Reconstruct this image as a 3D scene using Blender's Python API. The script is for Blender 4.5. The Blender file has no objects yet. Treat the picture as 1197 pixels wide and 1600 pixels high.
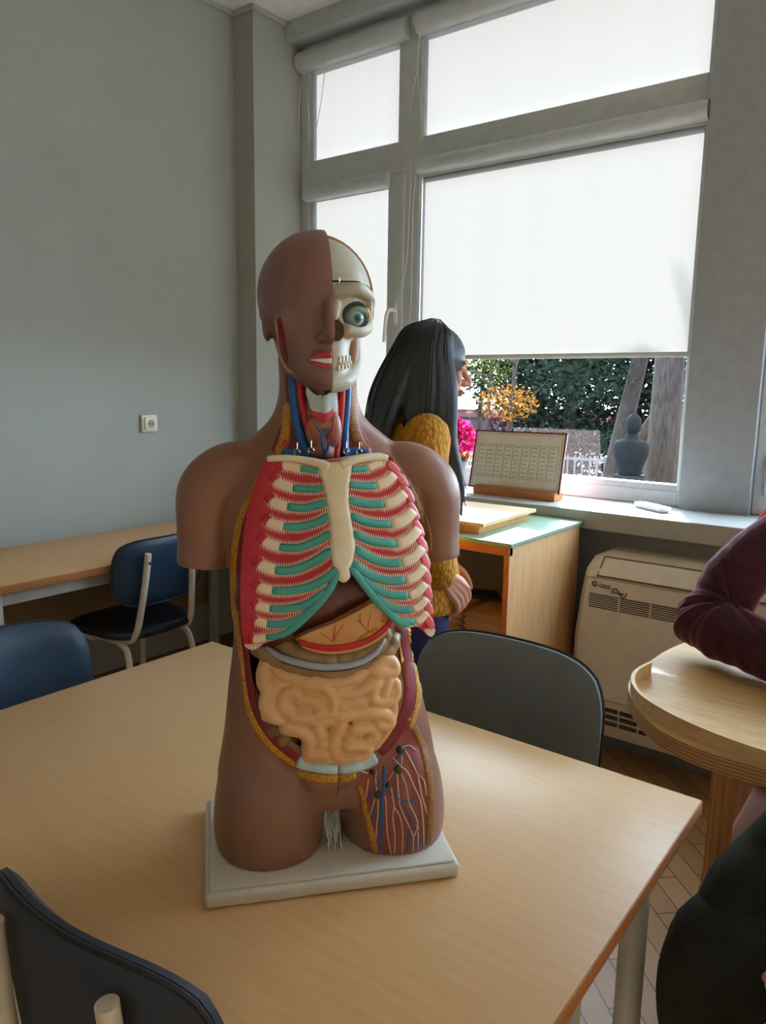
import bpy, bmesh, math, random
import numpy as np
from mathutils import Vector as V, Matrix, noise, geometry
from mathutils.bvhtree import BVHTree
random.seed(7)
R = math.radians
sc = bpy.context.scene
col = sc.collection

# ------------------------------------------------------------------ camera, light, exposure
F_PX, PITCH, ROLL, YAW = 1182.17, 0.163809, 0.0156268, 0.651837
EYE = V((0, 0, 1.40))
fw = V((-math.sin(YAW) * math.cos(PITCH), math.cos(YAW) * math.cos(PITCH), -math.sin(PITCH)))
r0 = V((math.cos(YAW), math.sin(YAW), 0)); u0 = r0.cross(fw)
rt = r0 * math.cos(ROLL) + u0 * math.sin(ROLL); up = u0 * math.cos(ROLL) - r0 * math.sin(ROLL)
cam = bpy.data.cameras.new('camera'); camo = bpy.data.objects.new('camera', cam); col.objects.link(camo)
cam.sensor_fit = 'VERTICAL'; cam.sensor_height = 36; cam.lens = 36 * F_PX / 1600; cam.clip_start = .02; cam.clip_end = 300
mw = Matrix((rt, up, -fw)).transposed().to_4x4(); mw.translation = EYE; camo.matrix_world = mw
sc.camera = camo

vs = sc.view_settings
vs.view_transform = 'Standard'; vs.look = 'None'; vs.gamma = 1; vs.use_curve_mapping = False
vs.exposure = 3.1
SUN_ELEV = R(29.5)
SUN_DIR = V((.398 * math.cos(SUN_ELEV), -.917 * math.cos(SUN_ELEV), -math.sin(SUN_ELEV)))
sun = bpy.data.lights.new('sun', 'SUN'); suno = bpy.data.objects.new('sun', sun); col.objects.link(suno)
sun.energy = 4.2; sun.angle = R(.6); sun.color = (.86, .95, 1.08)
suno.rotation_euler = SUN_DIR.to_track_quat('-Z', 'Y').to_euler(); suno.location = (-4, 12, 9)
wd = bpy.data.worlds.new('world'); sc.world = wd; wd.use_nodes = True
nt = wd.node_tree; nt.nodes.clear()
wo = nt.nodes.new('ShaderNodeOutputWorld'); bg = nt.nodes.new('ShaderNodeBackground')
sky = nt.nodes.new('ShaderNodeTexSky'); sky.sky_type = 'HOSEK_WILKIE'; sky.turbidity = 4; sky.ground_albedo = .3
sky.sun_direction = -SUN_DIR
mixs = nt.nodes.new('ShaderNodeMix'); mixs.data_type = 'RGBA'; mixs.inputs['Factor'].default_value = .6
nt.links.new(sky.outputs[0], mixs.inputs['A']); mixs.inputs['B'].default_value = (.70, .88, 1.08, 1)
nt.links.new(mixs.outputs['Result'], bg.inputs[0]); bg.inputs[1].default_value = 2.9
nt.links.new(bg.outputs[0], wo.inputs[0])
try:
    sc.cycles.max_bounces = 10; sc.cycles.diffuse_bounces = 6; sc.cycles.transparent_max_bounces = 24
    sc.cycles.use_denoising = True; sc.cycles.sample_clamp_indirect = 6
    sc.cycles.caustics_reflective = False; sc.cycles.caustics_refractive = False
except Exception:
    pass

# ------------------------------------------------------------------ helpers
def lin(c):
    return tuple(((v / 255) / 12.92 if v / 255 <= .04045 else ((v / 255 + .055) / 1.055) ** 2.4) for v in c)

def ray(x, y):
    return (rt * (x - 598.5) - up * (y - 800) + fw * F_PX).normalized()

def onz(x, y, z):
    d = ray(x, y); return EYE + d * ((z - EYE.z) / d.z)

def ony(x, y, Y):
    d = ray(x, y); return EYE + d * (Y / d.y)

MATS = {}
def mat(name, rgb, rough=.5, spec=.5, metal=0, rgb2=None, nscale=20, nstretch=(1, 1, 1), ndetail=4, bump=0, bscale=200, bstretch=(1, 1, 1), coat=0, contrast=(.35, .65)):
    if name in MATS: return MATS[name]
    m = bpy.data.materials.new(name); m.use_nodes = True; MATS[name] = m
    t = m.node_tree; b = t.nodes['Principled BSDF']
    b.inputs['Base Color'].default_value = (*lin(rgb), 1); b.inputs['Roughness'].default_value = rough
    b.inputs['Specular IOR Level'].default_value = spec; b.inputs['Metallic'].default_value = metal
    if coat: b.inputs['Coat Weight'].default_value = coat; b.inputs['Coat Roughness'].default_value = .15
    tc = None
    def coords(st):
        nonlocal tc
        if tc is None: tc = t.nodes.new('ShaderNodeTexCoord')
        mp = t.nodes.new('ShaderNodeMapping'); mp.inputs['Scale'].default_value = st
        t.links.new(tc.outputs['Object'], mp.inputs[0]); return mp.outputs[0]
    n = t.nodes.new('ShaderNodeTexNoise'); n.inputs['Scale'].default_value = nscale; n.inputs['Detail'].default_value = ndetail
    t.links.new(coords(nstretch), n.inputs[0])
    cr = t.nodes.new('ShaderNodeValToRGB'); cr.color_ramp.elements[0].position = contrast[0]; cr.color_ramp.elements[1].position = contrast[1]
    c2 = rgb2 or tuple(max(0, v * .96) for v in rgb)
    cr.color_ramp.elements[0].color = (*lin(c2), 1); cr.color_ramp.elements[1].color = (*lin(rgb), 1)
    t.links.new(n.outputs[0], cr.inputs[0]); t.links.new(cr.outputs[0], b.inputs['Base Color'])
    if bump:
        n2 = t.nodes.new('ShaderNodeTexNoise'); n2.inputs['Scale'].default_value = bscale; t.links.new(coords(bstretch), n2.inputs[0])
        bp = t.nodes.new('ShaderNodeBump'); bp.inputs['Strength'].default_value = bump; bp.inputs['Distance'].default_value = .002
        t.links.new(n2.outputs[0], bp.inputs['Height']); t.links.new(bp.outputs[0], b.inputs['Normal'])
    return m

def obj(name, bm, m, parent=None, inv=None, smooth=True, recalc=True):
    """link a bmesh as one mesh object; inv = world->parent-local matrix when the bmesh is in world space"""
    if recalc: bmesh.ops.recalc_face_normals(bm, faces=bm.faces)
    me = bpy.data.meshes.new(name); bm.to_mesh(me); bm.free()
    return objm(name, me, m, parent, inv, smooth)

def objm(name, me, m, parent=None, inv=None, smooth=True):
    if inv is not None: me.transform(inv)
    if m is not None:
        me.materials.clear()
        for k in (m if isinstance(m, (list, tuple)) else [m]): me.materials.append(k)
    if smooth:
        me.polygons.foreach_set('use_smooth', [True] * len(me.polygons))
        if smooth != 'all':
            try: me.set_sharp_from_angle(angle=R(38))
            except Exception: pass
    o = bpy.data.objects.new(name, me); col.objects.link(o)
    if parent: o.parent = parent
    return o

def tag(o, label=None, cat=None, group=None, kind=None):
    if label: o['label'] = label
    if cat: o['category'] = cat
    if group: o['group'] = group
    if kind: o['kind'] = kind
    return o

def empty(name, loc=(0, 0, 0), rz=0, label=None, cat=None, group=None):
    o = bpy.data.objects.new(name, None); col.objects.link(o); o.empty_display_size = .05
    o.location = loc; o.rotation_euler = (0, 0, rz); return tag(o, label, cat, group)

def inv_of(loc, rz=0):
    return (Matrix.Translation(V(loc)) @ Matrix.Rotation(rz, 4, 'Z')).inverted()

def copy_tree(o, parent=None):
    c = o.copy(); col.objects.link(c); c.parent = parent
    for ch in [x for x in bpy.data.objects if x.parent == o]: copy_tree(ch, c)
    return c

def box(bm, a, b, bevel=0, seg=2, M=None):
    a, b = V(a), V(b); s = b - a
    r = bmesh.ops.create_cube(bm, size=1); vs_ = r['verts']
    for v in vs_: v.co = V((a.x + (v.co.x + .5) * s.x, a.y + (v.co.y + .5) * s.y, a.z + (v.co.z + .5) * s.z))
    if bevel:
        es = list({e for v in vs_ for e in v.link_edges})
        rr = bmesh.ops.bevel(bm, geom=es, offset=bevel, segments=seg, affect='EDGES', profile=.5)
        vs_ = list({v for f in rr['faces'] for v in f.verts} | {v for v in vs_ if v.is_valid})
    if M is not None:
        for v in vs_: v.co = M @ v.co
    return bm

def bxo(name, a, b, m, parent=None, bevel=.003, inv=None):
    return obj(name, box(bmesh.new(), a, b, bevel), m, parent, inv)

def smoothpath(pts, n=8):
    pts = [V(p) for p in pts]
    if len(pts) < 3: return [pts[0].lerp(pts[-1], i / n) for i in range(n + 1)]
    P = [pts[0] * 2 - pts[1]] + pts + [pts[-1] * 2 - pts[-2]]; out = []
    for i in range(1, len(P) - 2):
        for k in range(n):
            t = k / n; a, b, c, d = P[i - 1:i + 3]
            out.append(.5 * ((2 * b) + (c - a) * t + (2 * a - 5 * b + 4 * c - d) * t * t + (3 * b - a - 3 * c + d) * t ** 3))
    out.append(pts[-1]); return out

def loft(bm, rings, caps=True, closed=True):
    vr = [[bm.verts.new(p) for p in r] for r in rings]; n = len(vr[0])
    for a, b in zip(vr, vr[1:]):
        for i in range(n if closed else n - 1):
            j = (i + 1) % n; bm.faces.new((a[i], a[j], b[j], b[i]))
    if caps:
        bm.faces.new(list(reversed(vr[0]))); bm.faces.new(vr[-1])
    return bm

def tube(bm, pts, r, segs=10, smooth=0, rounded=False, flat=None):
    """swept tube; r number or list per input point; rounded = hemispherical ends; flat=(vector,factor) squash"""
    rs = list(r) if isinstance(r, (list, tuple)) else [r] * len(pts)
    if smooth:
        rr = smoothpath([V((q, 0, 0)) for q in rs], smooth); pts = smoothpath(pts, smooth); rs = [max(1e-5, q.x) for q in rr]
    pts = [V(p) for p in pts]
    if rounded:
        d0 = (pts[0] - pts[1]).normalized(); d1 = (pts[-1] - pts[-2]).normalized()
        pre = [(pts[0] + d0 * rs[0] * math.sin(a), rs[0] * max(.05, math.cos(a))) for a in (R(88), R(60), R(30))]
        post = [(pts[-1] + d1 * rs[-1] * math.sin(a), rs[-1] * max(.05, math.cos(a))) for a in (R(30), R(60), R(88))]
        pts = [p for p, _ in pre] + pts + [p for p, _ in post]; rs = [q for _, q in pre] + rs + [q for _, q in post]
    rings = []; nrm = None
    for i, p in enumerate(pts):
        t = (pts[min(i + 1, len(pts) - 1)] - pts[max(i - 1, 0)])
        t = t.normalized() if t.length > 1e-9 else V((0, 0, 1))
        if nrm is None: nrm = t.orthogonal().normalized()
        nrm = (nrm - t * nrm.dot(t)); nrm = nrm.normalized() if nrm.length > 1e-6 else t.orthogonal().normalized()
        b = t.cross(nrm)
        ring = []
        for k in range(segs):
            a = 2 * math.pi * k / segs; o = (nrm * math.cos(a) + b * math.sin(a)) * rs[i]
            if flat: o = o - flat[0] * (o.dot(flat[0]) * (1 - flat[1]))
            ring.append(p + o)
        rings.append(ring)
    return loft(bm, rings)

def ell(bm, c, r, M=None, seg=24):
    q = bmesh.ops.create_uvsphere(bm, u_segments=seg, v_segments=seg // 2, radius=1)
    for v in q['verts']:
        p = V((v.co.x * r[0], v.co.y * r[1], v.co.z * r[2]))
        v.co = (M @ p if M is not None else p) + V(c)
    return bm

def eloft(bm, secs, segs=40, pw=2.0):
    """stack of (x, y, z, rx, ry_front, ry_back) horizontal superellipse sections"""
    rings = []
    for (x, y, z, rx, yf, yb) in secs:
        ring = []
        for k in range(segs):
            a = 2 * math.pi * k / segs; c, s = math.cos(a), math.sin(a)
            cc = math.copysign(abs(c) ** (2 / pw), c); ss = math.copysign(abs(s) ** (2 / pw), s)
            ring.append(V((x + rx * cc, y + (yb if s > 0 else yf) * ss, z)))
        rings.append(ring)
    return loft(bm, rings)

def sp(secs, n=5):
    a = np.array(secs, float); A = [V(r[:3]) for r in a]; B = [V(r[3:6]) for r in a]
    return [tuple(p) + tuple(q) for p, q in zip(smoothpath(A, n), smoothpath(B, n))]

def prism(bm, poly, d):
    a = [V(p) for p in poly]; d = V(d); return loft(bm, [a, [p + d for p in a]])

def remesh(bm, voxel, smooth=4, factor=.5):
    me = bpy.data.meshes.new('tmp'); bmesh.ops.recalc_face_normals(bm, faces=bm.faces); bm.to_mesh(me); bm.free()
    o = bpy.data.objects.new('tmp', me); col.objects.link(o)
    md = o.modifiers.new('r', 'REMESH'); md.mode = 'VOXEL'; md.voxel_size = voxel
    if smooth:
        s = o.modifiers.new('s', 'SMOOTH'); s.iterations = smooth; s.factor = factor
    dg = bpy.context.evaluated_depsgraph_get(); dg.update()
    out = bpy.data.meshes.new_from_object(o.evaluated_get(dg))
    bpy.data.objects.remove(o); bpy.data.meshes.remove(me); return out

def boolean(me, cutters, op='DIFFERENCE', mats=None, cmat=None):
    """cut a mesh by bmesh cutters; cut faces take the cutter's material"""
    me.materials.clear()
    for k in mats: me.materials.append(k)
    o = bpy.data.objects.new('tmpb', me); col.objects.link(o); tmp = []
    for cb in cutters:
        cm = bpy.data.meshes.new('tmpc'); bmesh.ops.recalc_face_normals(cb, faces=cb.faces); cb.to_mesh(cm); cb.free()
        cm.materials.append(cmat or mats[0])
        co = bpy.data.objects.new('tmpc', cm); col.objects.link(co); tmp.append(co)
        b = o.modifiers.new('b', 'BOOLEAN'); b.operation = op; b.object = co; b.solver = 'EXACT'
        try: b.material_mode = 'TRANSFER'
        except Exception: pass
    dg = bpy.context.evaluated_depsgraph_get(); dg.update()
    out = bpy.data.meshes.new_from_object(o.evaluated_get(dg))
    bpy.data.objects.remove(o)
    for c in tmp: bpy.data.objects.remove(c)
    return out

def bvh_of(me):
    return BVHTree.FromPolygons([v.co.copy() for v in me.vertices], [tuple(p.vertices) for p in me.polygons])

def inside(poly, x, y):
    r = False; j = len(poly) - 1
    for i in range(len(poly)):
        if (poly[i][1] > y) != (poly[j][1] > y) and x < (poly[j][0] - poly[i][0]) * (y - poly[i][1]) / (poly[j][1] - poly[i][1]) + poly[i][0]: r = not r
        j = i
    return r

def segdist(p, a, b):
    ax, ay = b[0] - a[0], b[1] - a[1]; L = ax * ax + ay * ay
    t = 0 if L == 0 else max(0, min(1, ((p[0] - a[0]) * ax + (p[1] - a[1]) * ay) / L))
    return math.hypot(p[0] - a[0] - ax * t, p[1] - a[1] - ay * t)

def sm2(pts, n=6):
    return [(p.x, p.y) for p in smoothpath([V((a[0], a[1], 0)) for a in pts], n)]

# ------------------------------------------------------------------ materials of the room
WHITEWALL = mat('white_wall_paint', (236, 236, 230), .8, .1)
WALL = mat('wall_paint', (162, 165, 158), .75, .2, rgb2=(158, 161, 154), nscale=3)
CEIL = mat('ceiling_paint', (226, 224, 218), .9, .1)
PVC = mat('white_pvc', (192, 198, 200), .35, .4)
BEECH = mat('beech_laminate', (214, 170, 118), .42, .4, rgb2=(203, 157, 106), nscale=6, nstretch=(1.2, 22, 22), ndetail=8, contrast=(.3, .7))
BEECH_EDGE = mat('beech_edge', (176, 116, 66), .5, .3, rgb2=(160, 102, 56), nscale=10, nstretch=(2, 20, 20))
PLY = mat('birch_ply', (222, 188, 136), .45, .4, rgb2=(206, 168, 116), nscale=5, nstretch=(2, 16, 16), ndetail=8)
WOODSIDE = mat('cabinet_wood', (214, 172, 122), .5, .3, rgb2=(200, 154, 104), nscale=5, nstretch=(18, 18, 1.2), ndetail=8)
STEEL = mat('grey_painted_steel', (188, 188, 182), .35, .5)

def ply_layers():
    m = bpy.data.materials.new('ply_edge'); m.use_nodes = True; t = m.node_tree; b = t.nodes['Principled BSDF']
    tc = t.nodes.new('ShaderNodeTexCoord'); w = t.nodes.new('ShaderNodeTexWave'); w.bands_direction = 'Z'; w.inputs['Scale'].default_value = 45
    w.inputs['Distortion'].default_value = .6
    cr = t.nodes.new('ShaderNodeValToRGB'); cr.color_ramp.elements[0].color = (*lin((150, 98, 54)), 1); cr.color_ramp.elements[1].color = (*lin((206, 160, 108)), 1)
    t.links.new(tc.outputs['Object'], w.inputs[0]); t.links.new(w.outputs[0], cr.inputs[0]); t.links.new(cr.outputs[0], b.inputs['Base Color'])
    b.inputs['Roughness'].default_value = .5; return m
PLYEDGE = ply_layers()

def floor_mat():
    m = bpy.data.materials.new('parquet'); m.use_nodes = True; t = m.node_tree; b = t.nodes['Principled BSDF']
    tc = t.nodes.new('ShaderNodeTexCoord'); mp = t.nodes.new('ShaderNodeMapping'); mp.inputs['Rotation'].default_value = (0, 0, R(45))
    br = t.nodes.new('ShaderNodeTexBrick'); br.inputs['Scale'].default_value = 4.5; br.inputs['Mortar Size'].default_value = .008
    br.inputs['Color1'].default_value = (*lin((196, 158, 112)), 1); br.inputs['Color2'].default_value = (*lin((178, 140, 96)), 1); br.inputs['Mortar'].default_value = (*lin((96, 68, 42)), 1)
    br.inputs['Brick Width'].default_value = 1.3; br.inputs['Row Height'].default_value = .3
    t.links.new(tc.outputs['Object'], mp.inputs[0]); t.links.new(mp.outputs[0], br.inputs[0]); t.links.new(br.outputs[0], b.inputs['Base Color'])
    b.inputs['Roughness'].default_value = .35; return m

def glass_mat():
    m = bpy.data.materials.new('window_glass'); m.use_nodes = True; t = m.node_tree; t.nodes.clear()
    o = t.nodes.new('ShaderNodeOutputMaterial'); mx = t.nodes.new('ShaderNodeMixShader'); fr = t.nodes.new('ShaderNodeFresnel'); fr.inputs[0].default_value = 1.5
    tr = t.nodes.new('ShaderNodeBsdfTransparent'); tr.inputs[0].default_value = (.93, .96, .96, 1); gl = t.nodes.new('ShaderNodeBsdfGlossy'); gl.inputs['Roughness'].default_value = .01
    t.links.new(fr.outputs[0], mx.inputs[0]); t.links.new(tr.outputs[0], mx.inputs[1]); t.links.new(gl.outputs[0], mx.inputs[2]); t.links.new(mx.outputs[0], o.inputs[0])
    return m
GLASS = glass_mat()

def blind_mat():
    m = bpy.data.materials.new('blind_fabric'); m.use_nodes = True; t = m.node_tree; t.nodes.clear()
    o = t.nodes.new('ShaderNodeOutputMaterial'); mx = t.nodes.new('ShaderNodeMixShader'); mx.inputs[0].default_value = .62
    df = t.nodes.new('ShaderNodeBsdfDiffuse'); tl = t.nodes.new('ShaderNodeBsdfTranslucent')
    tc = t.nodes.new('ShaderNodeTexCoord'); mp = t.nodes.new('ShaderNodeMapping'); mp.inputs['Scale'].default_value = (60, 60, 400)
    n = t.nodes.new('ShaderNodeTexNoise'); n.inputs['Scale'].default_value = 1.5; n.inputs['Detail'].default_value = 3
    cr = t.nodes.new('ShaderNodeValToRGB'); cr.color_ramp.elements[0].color = (.113, .098, .083, 1); cr.color_ramp.elements[1].color = (.128, .111, .095, 1)
    t.links.new(tc.outputs['Object'], mp.inputs[0]); t.links.new(mp.outputs[0], n.inputs[0]); t.links.new(n.outputs[0], cr.inputs[0])
    t.links.new(cr.outputs[0], df.inputs[0]); t.links.new(cr.outputs[0], tl.inputs[0])
    t.links.new(df.outputs[0], mx.inputs[1]); t.links.new(tl.outputs[0], mx.inputs[2]); t.links.new(mx.outputs[0], o.inputs[0])
    return m
BLIND = blind_mat()

# ------------------------------------------------------------------ room shell
XL, XR, YB, YW, ZC, SILL = -3.03, 5.2, -3.6, 2.82, 3.17, .952
YF = 3.04           # window frame plane
def struct(name, bm, m): return tag(obj(name, bm, m, smooth=False), kind='structure')
bm = bmesh.new(); box(bm, (XL - .2, YB - .2, -.1), (XR + .2, YW + .6, 0)); struct('floor', bm, floor_mat())
bm = bmesh.new(); box(bm, (XL - .2, YB - .2, ZC), (XR + .2, YW + .6, ZC + .15)); struct('ceiling', bm, CEIL)
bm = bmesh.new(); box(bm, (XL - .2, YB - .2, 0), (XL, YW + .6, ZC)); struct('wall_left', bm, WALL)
bm = bmesh.new(); box(bm, (XR, YB - .2, 0), (XR + .2, YW + .6, ZC)); struct('wall_right', bm, WHITEWALL)
bm = bmesh.new(); box(bm, (XL, YB - .2, 0), (XR, YB, ZC)); struct('wall_back', bm, WHITEWALL)
W1 = (-2.892, -.850)                       # first window between pilaster and pier
W2 = (-.600, 1.45); W3 = (1.70, 3.75)
DARKWALL = mat('lower_wall_paint', (150, 154, 152), .7, .2)
bm = bmesh.new(); box(bm, (XL, YW, 0), (XR, YW + .45, SILL - .03)); struct('wall_window', bm, DARKWALL)
bm = bmesh.new()
box(bm, (XL, 2.713, 0), (W1[0], 3.12, ZC)); struct('wall_pilaster', bm, WALL)
bm = bmesh.new()
for a, b in ((W1[1], W2[0]), (W2[1], W3[0]), (W3[1], XR)): box(bm, (a, 3.0, SILL - .03), (b, 3.12, ZC))
struct('wall_pier', bm, mat('pier_paint', (158, 163, 168), .7, .2))
bm = bmesh.new(); box(bm, (W1[0], 2.93, 3.085), (XR, 3.12, ZC)); struct('trim_1', bm, mat('pelmet_paint', (176, 186, 188), .6, .3))
bm = bmesh.new(); box(bm, (W1[0], 2.71, .880), (XR, 3.12, SILL), .006); struct('trim_2', bm, mat('sill_stone', (176, 178, 174), .45, .35))
# cornice strip round the pilaster
bm = bmesh.new(); box(bm, (XL, YB, ZC - .022), (XL + .018, 2.713, ZC), .004); box(bm, (XL, 2.695, ZC - .022), (W1[0] + .018, 2.713, ZC), .004); box(bm, (W1[0], 2.70, ZC - .022), (W1[0] + .018, 2.93, ZC), .004)
struct('trim_3', bm, mat('cornice_paint', (170, 174, 170), .7, .2))
bm = bmesh.new(); box(bm, (XL, YB, 0), (XL + .015, 2.70, .08), .003); struct('baseboard_left', bm, mat('baseboard_wood', (120, 84, 54), .5, .4))
bm = bmesh.new(); box(bm, (W1[0], YW - .015, 0), (XR, YW, .07), .003); struct('baseboard_window', bm, mat('skirting_grey', (122, 120, 112), .6, .3))

# ------------------------------------------------------------------ windows and roller blinds
def frame_bars(bm, x0, x1, z0, z1, w, y0, y1, wl=None, wr=None, wb=None, wt=None):
    wl, wr, wb, wt = [w if q is None else q for q in (wl, wr, wb, wt)]
    box(bm, (x0, y0, z0), (x0 + wl, y1, z1), .005); box(bm, (x1 - wr, y0, z0), (x1, y1, z1), .005)
    box(bm, (x0 + wl - .002, y0 + .001, z0), (x1 - wr + .002, y1, z0 + wb), .005); box(bm, (x0 + wl - .002, y0 + .001, z1 - wt), (x1 - wr + .002, y1, z1), .005)

def window(n, x0, x1, xm0, xm1, zt0, zt1):
    bm = bmesh.new()
    frame_bars(bm, x0, x1, SILL, 3.10, .06, YF, YF + .065, wl=.055, wr=.02, wb=.06, wt=.08)
    box(bm, (xm0, YF + .002, SILL), (xm1, YF + .065, 3.05), .005)
    box(bm, (x0 + .03, YF + .004, zt0), (x1 - .01, YF + .065, zt1), .005)
    w = struct('window_%d' % n, bm, PVC)
    k = 0
    cells = [(x0 + .04, xm0 + .01, SILL + .04, zt0 + .01), (xm1 - .01, x1 - .005, SILL + .04, zt0 + .01), (x0 + .04, xm0 + .01, zt1 - .01, 3.06), (xm1 - .01, x1 - .005, zt1 - .01, 3.06)]
    for (a, b, c, d) in cells:
        s = bmesh.new(); frame_bars(s, a, b, c, d, .045, YF + .006, YF + .055, wr=.022 if b > x1 - .1 else .045, wl=.045 if a < x0 + .2 else .018)
        obj('sash', s, PVC, w)
        g = bmesh.new(); g_ = [g.verts.new(p) for p in ((a + .015, YF + .040, c + .03), (b - .015, YF + .040, c + .03), (b - .015, YF + .040, d - .03), (a + .015, YF + .040, d - .03))]; g.faces.new(g_)
        obj('pane', g, GLASS, w, recalc=False); k += 1
    return w

ZT0, ZT1 = 2.395, 2.505
w1 = window(1, W1[0], W1[1], -2.235, -2.135, ZT0, ZT1)
# sash of the tilting left leaf, its handle
bm = bmesh.new(); box(bm, (-2.31, YF - .012, SILL + .05), (-2.218, YF + .03, ZT0 - .005), .006); obj('sash_stile', bm, PVC, w1)
bm = bmesh.new(); box(bm, (-2.262, YF - .020, 1.70), (-2.242, YF - .008, 1.80), .004); tube(bm, [(-2.252, YF - .02, 1.765), (-2.254, YF - .055, 1.765), (-2.272, YF - .06, 1.74), (-2.285, YF - .06, 1.62)], [.009, .009, .009, .008], 10, 4, True); obj('handle', bm, mat('handle_white', (230, 230, 226), .3), w1)
w2 = window(2, W2[0], W2[1], .40, .50, ZT0, ZT1)
w3 = window(3, W3[0], W3[1], 2.68, 2.78, ZT0, ZT1)
bm = bmesh.new(); box(bm, (-.568, YF - .012, 1.05), (-.550, YF + .004, 1.17), .004); tube(bm, [(-.559, YF - .01, 1.065), (-.559, YF - .016, 1.035)], .006, 8, 0, True); obj('hinge', bm, mat('hinge_grey', (150, 150, 148), .4), w2)

CORD = mat('cord_white', (214, 216, 214), .6)
def blind(x0, x1, ztop, zbot, label, group=None, rail=True, cords=(), curve=0, casr=.035, y=None):
    y = y or YF - .012
    e = empty('roller_blind', ((x0 + x1) / 2, y, ztop), 0, label, 'roller blind', group); inv = inv_of(e.location)
    b = bmesh.new(); rings = []
    prof = []
    for k in range(9):
        a = R(-90 + 180 * k / 8); prof.append((-math.cos(a) * casr * .95, casr * math.sin(a)))
    prof = [(0.02, -casr)] + prof + [(0.02, casr)]
    for x in (x0, x1): rings.append([V((x, y + p, ztop + q)) for p, q in prof])
    loft(b, rings); obj('cassette', b, PVC, e, inv)
    b = bmesh.new(); N = 30; top = ztop - casr * .5
    yb = y + .022
    for s in (0,):
        vv = [[b.verts.new((x0 + .012 + (x1 - x0 - .024) * i / N, yb + .0012 * math.sin(i * 1.1), top + (zbot - top) * j / 8)) for j in range(9)] for i in range(N + 1)]
        for i in range(N):
            for j in range(8): b.faces.new((vv[i][j], vv[i + 1][j], vv[i + 1][j + 1], vv[i][j + 1]))
    obj('fabric', b, BLIND, e, inv, recalc=False)
    if rail:
        b = bmesh.new(); box(b, (x0 + .008, yb - .008, zbot - .014), (x1 - .008, yb + .006, zbot + .006), .003); obj('bottom_rail', b, PVC, e, inv)
    for pts in cords:
        b = bmesh.new(); tube(b, pts, .0016, 6, 6); obj('cord', b, CORD, e, inv)
    return e
def loop(px_pts, Y):
    return [ony(x, y, Y) for x, y in px_pts]
yc = YF - .03
blind(-2.885, -2.205, 3.012, 2.515, 'roller blind pulled down over the small upper left window pane', rail=False, casr=.048,
      cords=[loop([(474, 103), (469, 150), (466, 205), (470, 224), (480, 222), (484, 205), (479, 150), (476, 103)], yc), loop([(509, 98), (503, 150), (492, 215)], yc)])
blind(-2.150, -.852, 3.012, 2.52, 'roller blind over the wide upper pane, brightest of the window', rail=False, casr=.048,
      cords=[loop([(655, 45), (653, 100), (642, 165), (645, 182), (656, 178), (657, 160), (652, 100), (657, 45)], yc)])
blind(-2.845, -2.300, 2.375, 1.05, 'roller blind on the narrow lower left leaf behind the skull', rail=True,
      cords=[loop([(643, 250), (641, 300), (634, 420), (616, 485)], YF - .035)])
blind(-2.135, -.860, 2.405, 1.545, 'wide roller blind half lowered above the trees, with grey bottom rail', rail=True,
      cords=[loop([(650, 270), (645, 330), (643, 450), (639, 520)], yc)])
blind(-.585, .41, 2.385, 1.9, 'roller blind of the next window right of the pier')
blind(.49, 1.44, 2.385, 2.28, 'roller blind at the right leaf of the next window')
blind(1.715, 2.69, 2.385, 2.28, 'roller blind of the far window, left leaf')
blind(2.77, 3.74, 2.385, 2.28, 'roller blind of the far window, right leaf')

# ------------------------------------------------------------------ wall socket
so = empty('wall_socket', (XL, 2.151, 1.216), 0, 'cream wall socket on the plain left wall', 'socket'); inv = inv_of(so.location)
CREAM = mat('socket_cream', (222, 214, 196), .4)
b = bmesh.new(); box(b, (XL, 2.108, 1.176), (XL + .018, 2.194, 1.256), .007, 3); obj('frame', b, CREAM, so, inv)
b = bmesh.new(); box(b, (XL + .014, 2.119, 1.187), (XL + .026, 2.183, 1.245), .005, 3); obj('cover', b, CREAM, so, inv)
b = bmesh.new(); ell(b, (XL + .025, 2.151, 1.215), (.004, .020, .020)); obj('recess', b, mat('socket_recess', (150, 144, 128), .5), so, inv)
b = bmesh.new(); ell(b, (XL + .0285, 2.144, 1.215), (.0015, .0035, .0035)); ell(b, (XL + .0285, 2.158, 1.215), (.0015, .0035, .0035)); obj('contact_holes', b, mat('dark_hole', (40, 38, 34), .8), so, inv)
#PART2
# ------------------------------------------------------------------ tables
TW = .74
t = empty('table', (-.885, .885, 0), 0, 'large beech-topped table carrying the anatomical torso', 'table'); inv = inv_of(t.location)
b = bmesh.new(); box(b, (-1.495, .435, TW - .024), (-.275, 1.235, TW), .0025); obj('tabletop', b, mat('table_laminate', (212, 172, 122), .36, .45, rgb2=(202, 160, 110), nscale=5, nstretch=(1.5, 20, 20), ndetail=8, contrast=(.25, .75)), t, inv)
b = bmesh.new(); box(b, (-.2765, .435, TW - .0235), (-.2735, 1.235, TW - .001), .001); obj('edge_band', b, BEECH_EDGE, t, inv)
b = bmesh.new()
for a, c in (((-1.43, .50, .66), (-.34, .525, .715)), ((-1.43, 1.115, .66), (-.34, 1.14, .715)), ((-1.435, .51, .66), (-1.41, 1.13, .715)), ((-.355, .51, .66), (-.33, 1.13, .715))): box(b, a, c, .003)
obj('under_frame', b, STEEL, t, inv)
for x, y in ((-.338, 1.132), (-.338, .53), (-1.43, 1.132), (-1.43, .53)):
    b = bmesh.new(); tube(b, [(x, y, 0), (x, y, .005), (x, y, .716)], .0215, 24); obj('leg', b, STEEL, t, inv)
b = bmesh.new(); tube(b, [(-.336, .89, .60), (-.336, .885, .02)], .0085, 12); obj('support_tube', b, STEEL, t, inv)
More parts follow.
